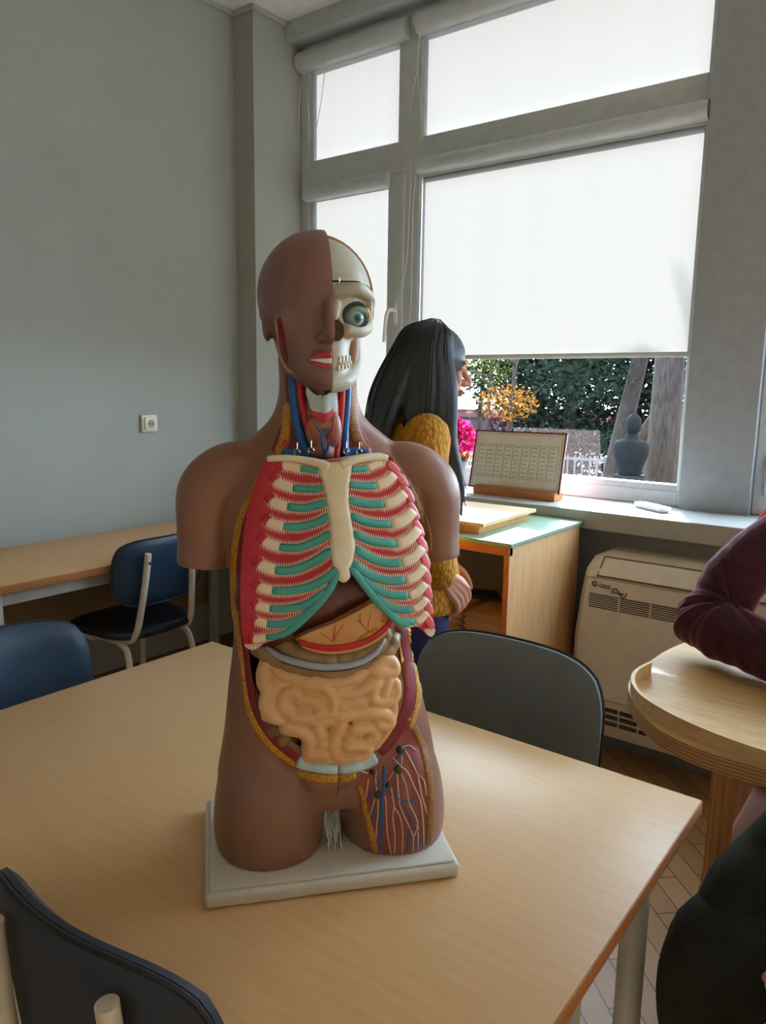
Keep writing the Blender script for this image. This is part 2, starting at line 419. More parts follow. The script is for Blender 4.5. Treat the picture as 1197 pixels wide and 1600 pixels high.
b = bmesh.new(); box(b, (-.33, 1.10, .690), (-.283, 1.16, .715), .003); obj('corner_bracket', b, mat('black_plastic', (30, 30, 32), .5), t, inv)

t = empty('bench_desk', (-2.73, 1.2, 0), 0, 'long beech wall desk along the left wall below the socket', 'desk'); inv = inv_of(t.location)
b = bmesh.new(); box(b, (-3.012, -.6, .712), (-2.432, 2.55, .74), .002); obj('desktop', b, BEECH, t, inv)
b = bmesh.new(); box(b, (-2.434, -.6, .7125), (-2.4305, 2.55, .7395), .001); obj('edge_band', b, BEECH_EDGE, t, inv)
b = bmesh.new(); box(b, (-2.52, -.55, .655), (-2.49, 2.5, .712), .003); obj('front_rail', b, STEEL, t, inv)
b = bmesh.new(); box(b, (-2.99, -.55, .30), (-2.975, 2.5, .712), .002); obj('back_panel', b, mat('desk_back_panel', (148, 128, 102), .6), t, inv)
for y in (-.4, 1.155, 2.45):
    b = bmesh.new(); box(b, (-2.525, y - .02, 0), (-2.485, y + .02, .712), .008); obj('leg', b, STEEL, t, inv)
    b = bmesh.new(); box(b, (-2.97, y - .02, 0), (-2.93, y + .02, .712), .008); obj('leg', b, STEEL, t, inv)

# ------------------------------------------------------------------ chairs
def backrest(bm, w, h, zc, bulge=.045, th=.030):
    """curved padded backrest, rounded corners, arched top edge; front is +y"""
    N, Mz = 22, 14; F = {}; B = {}
    def xz(i, j):
        s = -1 + 2 * i / N; q = -1 + 2 * j / Mz
        # superellipse-like mapping of a square grid for rounded corners
        k = .5; x = s * (1 - k * .22 * q ** 4 * abs(s) ** 2); z = q * (1 - k * .38 * abs(s) ** 4 * (1 if q > 0 else .9))
        x *= 1 - .05 * (1 if q < 0 else 0) * q * q
        return x * w / 2, zc + z * h / 2
    for i in range(N + 1):
        for j in range(Mz + 1):
            x, z = xz(i, j); s = -1 + 2 * i / N; q = -1 + 2 * j / Mz
            y = bulge * (2 * x / w) ** 2 - .10 * (z - zc)
            e = (1 - abs(s) ** 6) ** .5 * (1 - abs(q) ** 6) ** .5 if abs(s) < 1 and abs(q) < 1 else 0
            F[i, j] = bm.verts.new((x, y + .004 + th * .6 * e, z)); B[i, j] = bm.verts.new((x, y - .004 - th * .4 * e, z))
    for i in range(N):
        for j in range(Mz):
            bm.faces.new((F[i, j], F[i + 1, j], F[i + 1, j + 1], F[i, j + 1])); bm.faces.new((B[i, j], B[i, j + 1], B[i + 1, j + 1], B[i + 1, j]))
    rim = [(i, 0) for i in range(N)] + [(N, j) for j in range(Mz)] + [(i, Mz) for i in range(N, 0, -1)] + [(0, j) for j in range(Mz, 0, -1)]
    for a, c in zip(rim, rim[1:] + rim[:1]): bm.faces.new((F[a], B[a], B[c], F[c]))
    return bm, [(F[a].co + B[a].co) / 2 for a in rim]

def make_chair(name, label, cloth, seatm, tubem, w=.43, h=.30, top=.835, group=None, utop=.05):
    """origin on the floor below the seat centre, sitter looks to +y"""
    e = empty(name, (0, 0, 0), 0, label, 'chair', group); zc = top - h / 2; yb = -.205
    bm, rim = backrest(bmesh.new(), w, h, zc)
    for v in bm.verts: v.co.y += yb
    bk = obj('backrest', bm, cloth, e)
    b = bmesh.new(); rim = [p + V((0, yb - .010, 0)) for p in rim]; tube(b, rim + rim[:1], .0035, 6); obj('piping', b, mat('seam_piping', (26, 28, 32), .6), bk)
    s = bmesh.new(); rings = []
    for k in range(-1, 1):
        pass
    secs = []
    for z, g in ((.440, .94), (.446, .985), (.458, 1.0), (.470, .985), (.478, .93), (.482, .80), (.483, .5)):
        ring = []
        for a in range(48):
            an = 2 * math.pi * a / 48; c, n_ = math.cos(an), math.sin(an)
            x = .205 * g * math.copysign(abs(c) ** .55, c); y = .20 * g * math.copysign(abs(n_) ** .55, n_)
            zz = z - .012 * max(0, y / .2) ** 3 - (.006 if g < .95 and z > .46 else 0) * 0
            ring.append(V((x * (1 + .06 * y / .2), y, zz)))
        secs.append(ring)
    loft(s, secs); obj('seat', s, seatm, e)
    for sx in (-1, 1):
        x = sx * .165
        b = bmesh.new()
        tube(b, [(x * .63, yb - .034, top - utop), (x * .68, yb - .022, zc - .03), (x * .74, yb - .004, .56), (x * .79, yb + .014, .478), (x * .83, yb + .052, .434), (x * .88, -.05, .428), (x * .95, .15, .428)], .0125, 16, 5); obj('back_upright', b, tubem, e)
        b = bmesh.new(); tube(b, [(x * .87, -.03, .420), (x * .88, -.12, .412), (x * .92, -.165, .36), (x * 1.05, -.205, .10), (x * 1.08, -.215, .0)], .0125, 12, 5); obj('leg', b, tubem, e)
        b = bmesh.new(); tube(b, [(x, .02, .420), (x * 1.02, .13, .412), (x * 1.05, .165, .36), (x * 1.12, .195, .10), (x * 1.14, .20, .0)], .0125, 12, 5); obj('leg', b, tubem, e)
        b = bmesh.new(); ell(b, (x * .645, yb - .046, top - utop - .035), (.006, .004, .006), seg=12); obj('screw', b, mat('screw_dark', (50, 48, 44), .4, metal=.6), e)
    b = bmesh.new(); tube(b, [(-.162, -.190, .22), (.162, -.190, .22)], .0105, 10); obj('crossbar', b, tubem, e)
    b = bmesh.new(); tube(b, [(-.165, -.01, .425), (.165, -.01, .425)], .0105, 10); obj('seat_bar', b, tubem, e)
    return e
BLUEV = mat('blue_vinyl', (27, 52, 74), .42, .45, bump=.15, bscale=900)
SEATV = mat('navy_vinyl', (26, 34, 46), .38, .5, bump=.15, bscale=900)
SLATE = mat('slate_fabric', (116, 124, 128), .7, .25, bump=.3, bscale=900)
BLACKV = mat('charcoal_fabric', (52, 58, 70), .6, .35, bump=.2, bscale=900)
CHTUBE = mat('ivory_tube', (214, 208, 192), .35, .5)
c = make_chair('chair', 'blue chair with ivory tube frame pushed up to the wall desk', BLUEV, SEATV, CHTUBE, w=.42, h=.26, top=.83); c.location = (-2.585, 1.735, 0); c.rotation_euler.z = R(90 + 3)
c = make_chair('chair', 'blue chair at the far left edge of the big table, frame hidden', BLUEV, SEATV, CHTUBE, w=.43, h=.31, top=.835); c.location = (-1.50, .775, 0); c.rotation_euler.z = R(-90)
c = make_chair('chair', 'dark slate chair behind the table, near the air conditioner', SLATE, SEATV, CHTUBE, w=.455, h=.34, top=.848); c.location = (-.742, 1.245, 0); c.rotation_euler.z = R(180)
c = make_chair('chair', 'charcoal chair seen from behind in the lower left foreground', BLACKV, SEATV, CHTUBE, w=.405, h=.31, top=.817, utop=.034); c.location = (-.742, .600, 0); c.rotation_euler.z = R(4)

# ------------------------------------------------------------------ green-topped cabinet
t = empty('cabinet', (-1.55, 2.41, 0), 0, 'open wooden cabinet with pale green top below the window sill', 'cabinet'); inv = inv_of(t.location)
cx0, cx1, cy0, cy1 = -2.05, -1.115, 2.135, 2.690
b = bmesh.new(); box(b, (cx0 - .01, cy0 - .006, .897), (cx1 + .008, cy1 + .012, .912), .002); obj('green_top', b, mat('green_linoleum', (150, 178, 152), .35, .5), t, inv)
b = bmesh.new(); box(b, (cx1 - .018, cy0, .0), (cx1, cy1, .897), .001); obj('side_panel', b, WOODSIDE, t, inv)
b = bmesh.new(); box(b, (cx0, cy0, .0), (cx0 + .018, cy1, .897), .001); obj('side_panel', b, WOODSIDE, t, inv)
ORANGE = mat('orange_beech_edge', (206, 126, 72), .5, .3)
b = bmesh.new(); box(b, (cx0, cy0 - .003, .868), (cx1, cy0 + .02, .897), .001); box(b, (cx1 - .0185, cy0 - .003, .0), (cx1 + .0005, cy0 + .001, .868), .0005); obj('front_edging', b, ORANGE, t, inv)
b = bmesh.new(); box(b, (cx0 + .018, cy1 - .012, .05), (cx1 - .018, cy1, .897)); obj('back_panel', b, mat('cabinet_back', (188, 160, 122), .6), t, inv)
b = bmesh.new(); box(b, (cx0 + .018, cy0 + .02, .535), (cx1 - .018, cy1 - .012, .553)); obj('shelf', b, WOODSIDE, t, inv)
b = bmesh.new(); box(b, (cx0 + .018, cy0 + .02, .08), (cx1 - .018, cy1 - .012, .098)); obj('shelf', b, WOODSIDE, t, inv)
# drawers-boxes on the shelf
def wood_box(name, x0, x1, y0, y1, z0, z1, label, m):
    e = empty(name, ((x0 + x1) / 2, (y0 + y1) / 2, z0), 0, label, 'box'); inv = inv_of(e.location); w = .01
    b = bmesh.new(); box(b, (x0, y0, z0), (x1, y1, z0 + w), .001); obj('base', b, m, e, inv)
    b = bmesh.new(); box(b, (x0, y0, z0 + w), (x1, y0 + w, z1), .001); box(b, (x0, y1 - w, z0 + w), (x1, y1, z1), .001); box(b, (x0, y0 + w, z0 + w), (x0 + w, y1 - w, z1), .001); box(b, (x1 - w, y0 + w, z0 + w), (x1, y1 - w, z1), .001); obj('walls', b, m, e, inv)
    b = bmesh.new(); box(b, (x0 + .004, y0 + .004, z1), (x1 - .004, y1 - .004, z1 + .008), .002); obj('lid', b, m, e, inv)
    b = bmesh.new()
    for k in range(4):
        z = z0 + (z1 - z0) * (k + .5) / 4 - .004; box(b, (x1 - .012, y0 - .0006, z), (x1 - .004, y0 + .002, z + .008)); box(b, (x0 + .002, y0 - .0006, z), (x0 + .010, y0 + .002, z + .008))
    obj('finger_joints', b, mat('joint_dark', (120, 80, 44), .6), e, inv)
    return e
BOXW = mat('box_wood', (214, 158, 96), .5, .3, rgb2=(198, 142, 84), nscale=5, nstretch=(1.5, 16, 16))
wood_box('wooden_box', -1.30, -1.142, 2.17, 2.46, .553, .635, 'finger-jointed wooden box at the right of the cabinet shelf', BOXW)
wood_box('wooden_box', -1.52, -1.315, 2.18, 2.46, .553, .640, 'wooden box left on the cabinet shelf, behind the hand', BOXW)
def rot_box(name, c, size, rz, m, label, cat):
    b = bmesh.new(); box(b, (-size[0] / 2, -size[1] / 2, 0), (size[0] / 2, size[1] / 2, size[2]), .003)
    o = obj(name, b, m); o.location = c; o.rotation_euler.z = rz; return tag(o, label, cat)
rot_box('notebook', (-1.355, 2.36, .649), (.15, .10, .012), R(18), mat('notebook_dark', (46, 48, 50), .5), 'dark notebook lying on the wooden boxes in the cabinet', 'notebook')
e = empty('glass_dish', (-1.25, 2.42, .643), 0, 'small shallow dish on the boxes at the cabinet back', 'dish')
b = bmesh.new(); rings = []
for r_, z in ((.03, 0), (.045, .004), (.055, .028), (.052, .028), (.042, .008), (.02, .006)): rings.append([V((r_ * math.cos(2 * math.pi * k / 28), r_ * math.sin(2 * math.pi * k / 28), z)) for k in range(28)])
loft(b, rings); obj('bowl', b, mat('dish_amber', (190, 150, 110), .2), e)

# tray with lid on the green top
t = empty('shallow_wooden_box', (-1.50, 2.41, .912), R(1.5), 'flat pale wooden case lying on the green cabinet top', 'box')
PALEW = mat('pale_wood', (226, 196, 152), .5, .3, rgb2=(214, 182, 138), nscale=5, nstretch=(2, 18, 18))
b = bmesh.new(); box(b, (-.27, -.215, 0), (.225, .18, .026), .002); obj('case', b, BOXW, t)
b = bmesh.new(); box(b, (-.275, -.222, .027), (.245, .195, .040), .002); obj('lid', b, PALEW, t)

# ------------------------------------------------------------------ framed word table on a wooden stand
def quadpt(P, u, v): return P[0].lerp(P[1], u).lerp(P[3].lerp(P[2], u), v)
SY = 2.87
TL, TR, BR_, BL_ = ony(748, 671, SY + .035), ony(889, 678, SY + .035), ony(872, 772, SY - .02), ony(729, 760, SY - .02)
ctr = (TL + TR + BR_ + BL_) / 4
sg = empty('word_card', (ctr.x, SY, SILL + .018), 0, 'framed card of small handwritten words in columns on a wooden stand', 'sign'); inv = inv_of(sg.location)
ex = ((TR + BR_) / 2 - (TL + BL_) / 2); W_ = ex.length; ex.normalize(); ez = ((TL + TR) / 2 - (BL_ + BR_) / 2); H_ = ez.length; ez = (ez - ex * ez.dot(ex)).normalized(); ny = ez.cross(ex); ny = ny if ny.y < 0 else -ny
def SP(u, v, d=0): return ctr + ex * (u * W_) + ez * (v * H_) + ny * d       # u,v in -.5..+.5
def slab(bm, u0, u1, v0, v1, d0, d1):
    q = [SP(u0, v0, d0), SP(u1, v0, d0), SP(u1, v1, d0), SP(u0, v1, d0)]; return prism(bm, q, ny * (d1 - d0))
b = bmesh.new(); slab(b, -.5, .5, -.5, .5, -.006, 0); obj('board', b, mat('card_white', (214, 210, 196), .6), sg, inv)
b = bmesh.new(); slab(b, -.5, .5, -.5, .5, -.0085, -.0075); obj('backing', b, mat('backing_pink', (226, 186, 180), .6), sg, inv)
b = bmesh.new(); m_ = .018
for a in ((-.5, .5, .5 - m_ * 1.5, .5), (-.5, .5, -.5, -.5 + m_ * 1.5), (-.5, -.5 + m_, -.5, .5), (.5 - m_, .5, -.5, .5)): slab(b, *a, -.007, .0012)
obj('border', b, mat('maroon_border', (120, 40, 44), .5), sg, inv)
b = bmesh.new(); iu, iv = .465, .445; w_ = .0028
for a in ((-iu, iu, iv - w_ * 1.5, iv), (-iu, iu, -iv, -iv + w_ * 1.5), (-iu, -iu + w_, -iv, iv), (iu - w_, iu, -iv, iv)): slab(b, *a, .0, .0008)
obj('inner_line', b, mat('line_brown', (120, 70, 64), .6), sg, inv)
b = bmesh.new(); gu0, gu1, gv0, gv1 = -.435, .435, -.30, .265
for k in range(10):
    u = gu0 + (gu1 - gu0) * k / 9; slab(b, u - .0012, u + .0012, gv0, gv1, 0, .0007)
for v in (gv0, gv1): slab(b, gu0, gu1, v - .002, v + .002, 0, .0007)
obj('table_lines', b, mat('line_grey', (90, 86, 78), .6), sg, inv)
b = bmesh.new(); rnd = random.Random(3); INK = mat('ink', (58, 56, 52), .6)
for c_ in range(9):
    for r_ in range(8):
        u = gu0 + (gu1 - gu0) * (c_ + .16) / 9; v = gv1 - (gv1 - gv0) * (r_ + .5) / 8; wdt = (gu1 - gu0) / 9 * rnd.uniform(.5, .72); pts = []
        n_ = rnd.randint(7, 11)
        for i in range(n_): pts.append(SP(u + wdt * i / n_, v + (.010 if i % 2 else -.010) * rnd.uniform(.4, 1.2), .0006))
        tube(b, pts, .0005, 4)
obj('handwriting', b, INK, sg, inv)
b = bmesh.new(); q = [SP(-.30, -.40, .004), SP(.46, -.40, .004)]; z0 = SILL + .001
a0, a1 = onz(756, 774, z0), onz(862, 783, z0)
base = [(-.245, SY - .05), (.24, SY - .05), (.24, SY + .03), (-.245, SY + .03)]
zz = BL_.z - .01
loft(b, [[V((ctr.x + .02 + x * .78, y, z0)) for x, y in base], [V((ctr.x + .02 + x * .78, y, z0 + .028)) for x, y in base], [V((ctr.x + .02 + x * .78, y + (.012 if y < SY else -.012), z0 + .034)) for x, y in base]])
obj('stand', b, mat('stand_wood', (190, 122, 66), .45, .4, rgb2=(176, 108, 56), nscale=6, nstretch=(2, 18, 18)), sg, inv)

# ------------------------------------------------------------------ potted plant behind the woman, remote on sill
pc = V((-1.825, 2.88, SILL))
pl = empty('potted_plant', pc, 0, 'plant with magenta leaves in a grey pot on the window sill', 'plant')
b = bmesh.new(); rings = []
for r_, z in ((.055, 0), (.062, .01), (.082, .125), (.088, .128), (.088, .145), (.078, .145), (.074, .125)): rings.append([V((r_ * math.cos(2 * math.pi * k / 36), r_ * math.sin(2 * math.pi * k / 36), z + .001)) for k in range(36)])
loft(b, rings); obj('pot', b, mat('pot_grey', (96, 98, 98), .6), pl)
b = bmesh.new(); ell(b, (0, 0, .128), (.072, .072, .012)); obj('soil', b, mat('soil', (70, 56, 44), .9), pl)
def leafcloud(bm, n, c, rad, size, rnd, flatness=.5):
    for i in range(n):
        while True:
            p = V((rnd.uniform(-1, 1), rnd.uniform(-1, 1), rnd.uniform(-1, 1)))
            if p.length < 1: break
        p = V((p.x * rad[0], p.y * rad[1], p.z * rad[2])) + V(c); d = V((rnd.gauss(0, 1), rnd.gauss(0, 1), rnd.gauss(0, .6))).normalized(); s = size * rnd.uniform(.6, 1.3)
        w = d.cross(V((rnd.gauss(0, 1), rnd.gauss(0, 1), rnd.gauss(0, 1)))).normalized() * s * .34; n_ = d.cross(w).normalized() * s * .12
        a = [p - d * s * .5, p + w + n_, p + d * s * .5, p - w + n_]; v = [bm.verts.new(q) for q in a]; bm.faces.new((v[0], v[1], v[2])); bm.faces.new((v[0], v[2], v[3]))
def leafmat(name, a, bcol, tr=.5):
    m = bpy.data.materials.new(name); m.use_nodes = True; t = m.node_tree; t.nodes.clear(); o = t.nodes.new('ShaderNodeOutputMaterial'); mx = t.nodes.new('ShaderNodeMixShader'); mx.inputs[0].default_value = tr
    d = t.nodes.new('ShaderNodeBsdfDiffuse'); l = t.nodes.new('ShaderNodeBsdfTranslucent'); g = t.nodes.new('ShaderNodeNewGeometry'); cr = t.nodes.new('ShaderNodeValToRGB')
    cr.color_ramp.elements[0].color = (*lin(a), 1); cr.color_ramp.elements[1].color = (*lin(bcol), 1)
    t.links.new(g.outputs['Random Per Island'], cr.inputs[0])
    for s in (d, l): t.links.new(cr.outputs[0], s.inputs[0])
    t.links.new(d.outputs[0], mx.inputs[1]); t.links.new(l.outputs[0], mx.inputs[2]); t.links.new(mx.outputs[0], o.inputs[0]); return m
rnd = random.Random(5); b = bmesh.new(); leafcloud(b, 260, (0, 0, .235), (.11, .09, .09), .055, rnd); obj('leaves', b, leafmat('magenta_leaf', (120, 24, 60), (232, 60, 128), .6), pl, smooth=False, recalc=False)
b = bmesh.new(); leafcloud(b, 120, (0, 0, .155), (.10, .08, .03), .04, rnd); obj('lower_leaves', b, leafmat('dry_leaf', (150, 90, 60), (214, 150, 110), .5), pl, smooth=False, recalc=False)
b = bmesh.new()
for k in range(9): tube(b, [(rnd.uniform(-.03, .03), rnd.uniform(-.03, .03), .12), (rnd.uniform(-.05, .05), rnd.uniform(-.05, .05), .19), (rnd.uniform(-.09, .09), rnd.uniform(-.07, .07), .28)], .0018, 6, 4)
obj('stems', b, mat('stem_green', (90, 70, 60), .7), pl)
b = bmesh.new(); box(b, (-.018, -.004, .31), (.018, .0, .34), .001); tube(b, [(0, -.001, .14), (0, -.001, .31)], .0015, 6); obj('plant_tag', b, mat('tag_white', (236, 234, 228), .5), pl)
# small yellow toy head-like ornament above the plant
og = empty('ornament', (-1.955, 2.90, SILL), 0, 'yellow and white ornament on a stick beside the magenta plant', 'ornament')
b = bmesh.new(); tube(b, [(0, 0, .001), (0, 0, .335)], .003, 8); ell(b, (0, 0, .004), (.02, .02, .004)); obj('stick', b, mat('stick_white', (220, 220, 210), .5), og)
b = bmesh.new(); ell(b, (0, 0, .362), (.024, .016, .030)); obj('flower_head', b, mat('ornament_yellow', (214, 150, 30), .5), og)
b = bmesh.new(); ell(b, (0, 0, .330), (.026, .014, .012)); obj('collar', b, mat('ornament_white', (210, 220, 214), .5), og)

rm = empty('remote_control', (-.918, 2.900, SILL), R(-33), 'white remote control lying on the sunny window sill', 'remote control')
REM = mat('remote_white', (232, 232, 228), .35)
b = bmesh.new(); eloft(b, [(0, 0, .001, .075, .020, .020), (0, 0, .006, .082, .024, .024), (0, 0, .016, .085, .0265, .0265), (0, 0, .020, .083, .025, .025), (0, 0, .021, .078, .021, .021)], 48, 6); obj('body', b, REM, rm)
b = bmesh.new()
for i in range(3):
    for j in range(2): ell(b, (-.01 + i * .018, -.009 + j * .018, .0212), (.005, .004, .0012), seg=12)
obj('buttons', b, mat('button_grey', (170, 172, 172), .5), rm)
b = bmesh.new(); box(b, (.035, -.016, .0205), (.072, .016, .0218), .001); obj('display', b, mat('display_grey', (150, 160, 150), .2), rm)

# ------------------------------------------------------------------ air conditioner
ac = empty('air_conditioner', (-.70, 2.70, .12), 0, 'cream floor console air conditioner on the wall below the sill', 'air conditioner'); inv = inv_of(ac.location)
ACM = mat('ac_cream', (226, 220, 204), .45, .4)
ACD = mat('ac_seam', (110, 100, 82), .7); AYF = 2.60; ax0, ax1 = -1.082, -.36
def acsec(z, ins, yfr): return [V((ax0 + ins, YW - .002, z)), V((ax0 + ins, yfr + .02, z)), V((ax0 + ins + .02, yfr, z)), V((ax1 - ins - .02, yfr, z)), V((ax1 - ins, yfr + .02, z)), V((ax1 - ins, YW - .002, z))]
b = bmesh.new(); loft(b, [acsec(.125, .01, AYF + .03), acsec(.15, 0, AYF + .012), acsec(.27, 0, AYF + .004)]); obj('base_grille_body', b, ACM, ac, inv)
b = bmesh.new(); loft(b, [acsec(.275, 0, AYF), acsec(.50, .001, AYF), acsec(.65, .016, AYF), acsec(.725, .026, AYF + .004)]); obj('front_panel', b, ACM, ac, inv)
b = bmesh.new(); loft(b, [acsec(.728, .026, AYF + .003), acsec(.755, .030, AYF + .010), acsec(.795, .044, AYF + .045), acsec(.808, .075, AYF + .085), acsec(.812, .085, AYF + .11)]); obj('top_cover', b, ACM, ac, inv)
b = bmesh.new(); prism(b, [(ax0 + .085, AYF + .004, .738), (ax1 - .085, AYF + .004, .738), (ax1 - .095, AYF + .040, .797), (ax0 + .095, AYF + .040, .797)], (0, -.006, .003)); obj('louver_flap', b, ACM, ac, inv)
b = bmesh.new(); prism(b, [(ax0 + .078, AYF + .003, .732), (ax1 - .078, AYF + .003, .732), (ax1 - .088, AYF + .044, .803), (ax0 + .088, AYF + .044, .803)], (0, -.0035, .0017)); obj('flap_gap', b, ACD, ac, inv)
b = bmesh.new()
for i in range(7):
    z = .668 - i * .0078
    for (xa, xb) in ((-1.026, -.918), (-.912, -.806), (-.800, -.694), (-.688, -.582), (-.576, -.47)): box(b, (xa, AYF - .0012, z - .004), (xb, AYF + .012, z))
obj('air_grille', b, mat('ac_slot', (78, 72, 60), .8), ac, inv)
b = bmesh.new()
for i in range(3):
    z = .245 - i * .026
    for k in range(9):
        xa = -1.03 + k * .072; box(b, (xa, AYF + .0006 + .002 * i, z - .014), (xa + .064, AYF + .03, z))
obj('lower_vent', b, mat('ac_vent_dark', (64, 60, 52), .8), ac, inv)
LOGO = mat('logo_grey', (70, 72, 76), .4)
b = bmesh.new(); tube(b, [(-1.008 + .0085 * math.cos(a * .35 + .6), AYF - .0012, .7055 + .0085 * math.sin(a * .35 + .6)) for a in range(16)], .0025, 6); box(b, (-1.010, AYF - .0015, .7035), (-1.000, AYF, .7065)); obj('round_logo', b, LOGO, ac, inv)
def text(name, s, size, loc, m, parent, ext=.0006, rx=R(90)):
    cu = bpy.data.curves.new(name, 'FONT'); cu.body = s; cu.size = size; cu.extrude = ext; cu.offset = .0003
    o = bpy.data.objects.new('tmp', cu); col.objects.link(o); dg = bpy.context.evaluated_depsgraph_get(); me = bpy.data.meshes.new_from_object(o.evaluated_get(dg)); bpy.data.objects.remove(o)
    me.transform(Matrix.Translation(V(loc)) @ Matrix.Rotation(rx, 4, 'X')); return objm(name, me, m, parent, inv_of(parent.location), False)
text('brand_lettering', 'GREE', .0185, (-.992, AYF - .0008, .6945), LOGO, ac)
b = bmesh.new(); tube(b, [(-.945, AYF - .001, .680), (-.940, AYF - .001, .694), (-.928, AYF - .001, .699), (-.918, AYF - .001, .688), (-.912, AYF - .001, .676), (-.902, AYF - .001, .671), (-.892, AYF - .001, .678), (-.890, AYF - .001, .689)], .0018, 6, 5); obj('wave_emblem', b, LOGO, ac, inv)
text('emblem_lettering', 'Inverter', .0125, (-.940, AYF - .0008, .681), LOGO, ac)

# ------------------------------------------------------------------ ply table with raised rim on the right
PLYV = mat('ply_upright', (190, 140, 88), .5, .3, rgb2=(160, 108, 62), nscale=6, nstretch=(24, 24, .6), ndetail=6)
rt_ = empty('rimmed_ply_table', (.1, 1.75, 0), 0, 'birch plywood table with raised rim and rounded corner at the right', 'table'); inv = inv_of(rt_.location)
TZ = .735
outer = [onz(x, y, TZ) for x, y in [(992, 1054), (981.5, 1072), (992, 1101), (1022, 1134), (1070, 1161), (1118, 1179), (1197, 1202)]]
pts = [V((-.45, 2.16, 0)), V((-.52, 2.08, 0)), V((-.553, 1.95, 0)), V((-.560, 1.80, 0))] + [V((p.x, p.y, 0)) for p in outer] + [V((.0, 1.43, 0)), V((.3, 1.44, 0)), V((.55, 1.50, 0)), V((.68, 1.66, 0)), V((.68, 2.0, 0)), V((.60, 2.13, 0)), V((.45, 2.18, 0)), V((0, 2.18, 0))]
sm = smoothpath(pts + pts[:1], 6)[:-1]
def at_z(P, z): return [V((p.x, p.y, z)) for p in P]
b = bmesh.new(); loft(b, [at_z(sm, TZ - .001), at_z(sm, TZ)]); obj('tabletop', b, PLY, rt_, inv)
b = bmesh.new(); loft(b, [at_z(sm, TZ - .034), at_z(sm, TZ - .0012)]); obj('ply_edge', b, PLYEDGE, rt_, inv)
rim = [onz(x, y, TZ + .032) for x, y in [(1019, 1035), (998, 1047), (992, 1062), (1004, 1083), (1040, 1107), (1100, 1135.5), (1197, 1170)]]
rp = smoothpath([V((p.x, p.y, 0)) for p in rim] + [V((-.05, 1.445, 0)), V((.25, 1.455, 0)), V((.5, 1.52, 0))], 6)
b = bmesh.new(); L_ = []; 
rings = []
for i, p in enumerate(rp):
    d = (rp[min(i + 1, len(rp) - 1)] - rp[max(i - 1, 0)]).normalized(); n_ = V((-d.y, d.x, 0)) * .008
    rings.append([V((p.x, p.y, TZ)), V((p.x, p.y, TZ + .032)), V((p.x - n_.x, p.y - n_.y, TZ + .032)), V((p.x - n_.x, p.y - n_.y, TZ))])
loft(b, rings); obj('raised_rim', b, PLY, rt_, inv)
for (x, y) in ((-.292, 1.475), (.45, 1.55), (.50, 2.08), (-.40, 2.09)):
    b = bmesh.new(); loft(b, [[V((x - .019, y - .02, 0)), V((x + .019, y - .02, 0)), V((x + .019, y + .02, 0)), V((x - .019, y + .02, 0))], [V((x - .019, y - .02, TZ - .034)), V((x + .019, y - .02, TZ - .034)), V((x + .019, y + .02, TZ - .034)), V((x - .019, y + .02, TZ - .034))]]); obj('leg', b, PLYV, rt_, inv)

# wooden chair with mesh seat tucked under it
wc = empty('wooden_chair', (-.08, 1.68, 0), 0, 'plywood chair with mesh-covered seat under the rimmed table', 'chair'); inv = inv_of(wc.location)
prof = [(-.318, .585), (-.372, .48), (-.388, .38), (-.404, .24), (-.42, .0), (-.36, .0), (-.30, .22), (-.1, .25), (0, .0), (.06, .0), (.04, .3), (.0, .46), (-.06, .60)]
b = bmesh.new(); pf = smoothpath([V((x, 1.90, z)) for x, z in prof] + [V((prof[0][0], 1.90, prof[0][1]))], 1)[:-1]; prism(b, pf, (0, .018, 0)); obj('side_panel', b, mat('ply_dark', (150, 112, 74), .5, .3, rgb2=(132, 96, 62), nscale=5, nstretch=(14, 14, 1.5)), wc, inv)
b = bmesh.new(); pf = [p + V((0, -.36 + .0, 0)) for p in pf]
def mesh_mat():
    m = bpy.data.materials.new('mesh_weave'); m.use_nodes = True; t = m.node_tree; bs = t.nodes['Principled BSDF']; tc = t.nodes.new('ShaderNodeTexCoord')
    w = t.nodes.new('ShaderNodeTexWave'); w.bands_direction = 'Y'; w.inputs['Scale'].default_value = 38; w2 = t.nodes.new('ShaderNodeTexWave'); w2.bands_direction = 'X'; w2.inputs['Scale'].default_value = 30
    mx = t.nodes.new('ShaderNodeMath'); mx.operation = 'MULTIPLY'; cr = t.nodes.new('ShaderNodeValToRGB'); cr.color_ramp.elements[0].color = (*lin((70, 50, 42)), 1); cr.color_ramp.elements[1].color = (*lin((206, 160, 134)), 1); cr.color_ramp.elements[1].position = .5
    for q in (w, w2): t.links.new(tc.outputs['Object'], q.inputs[0])
    t.links.new(w.outputs[1], mx.inputs[0]); mx.inputs[1].default_value = 1; t.links.new(mx.outputs[0], cr.inputs[0]); t.links.new(cr.outputs[0], bs.inputs['Base Color']); bs.inputs['Roughness'].default_value = .7; return m
b = bmesh.new(); box(b, (-.305, 1.39, .455), (.10, 1.885, .485), .012, 3); obj('mesh_seat', b, mesh_mat(), wc, inv)
for x, y in ((-.27, 1.62), (.07, 1.43), (.07, 1.85)):
    b = bmesh.new(); box(b, (x - .018, y - .018, 0), (x + .018, y + .018, .456), .003); obj('leg', b, PLYV, wc, inv)
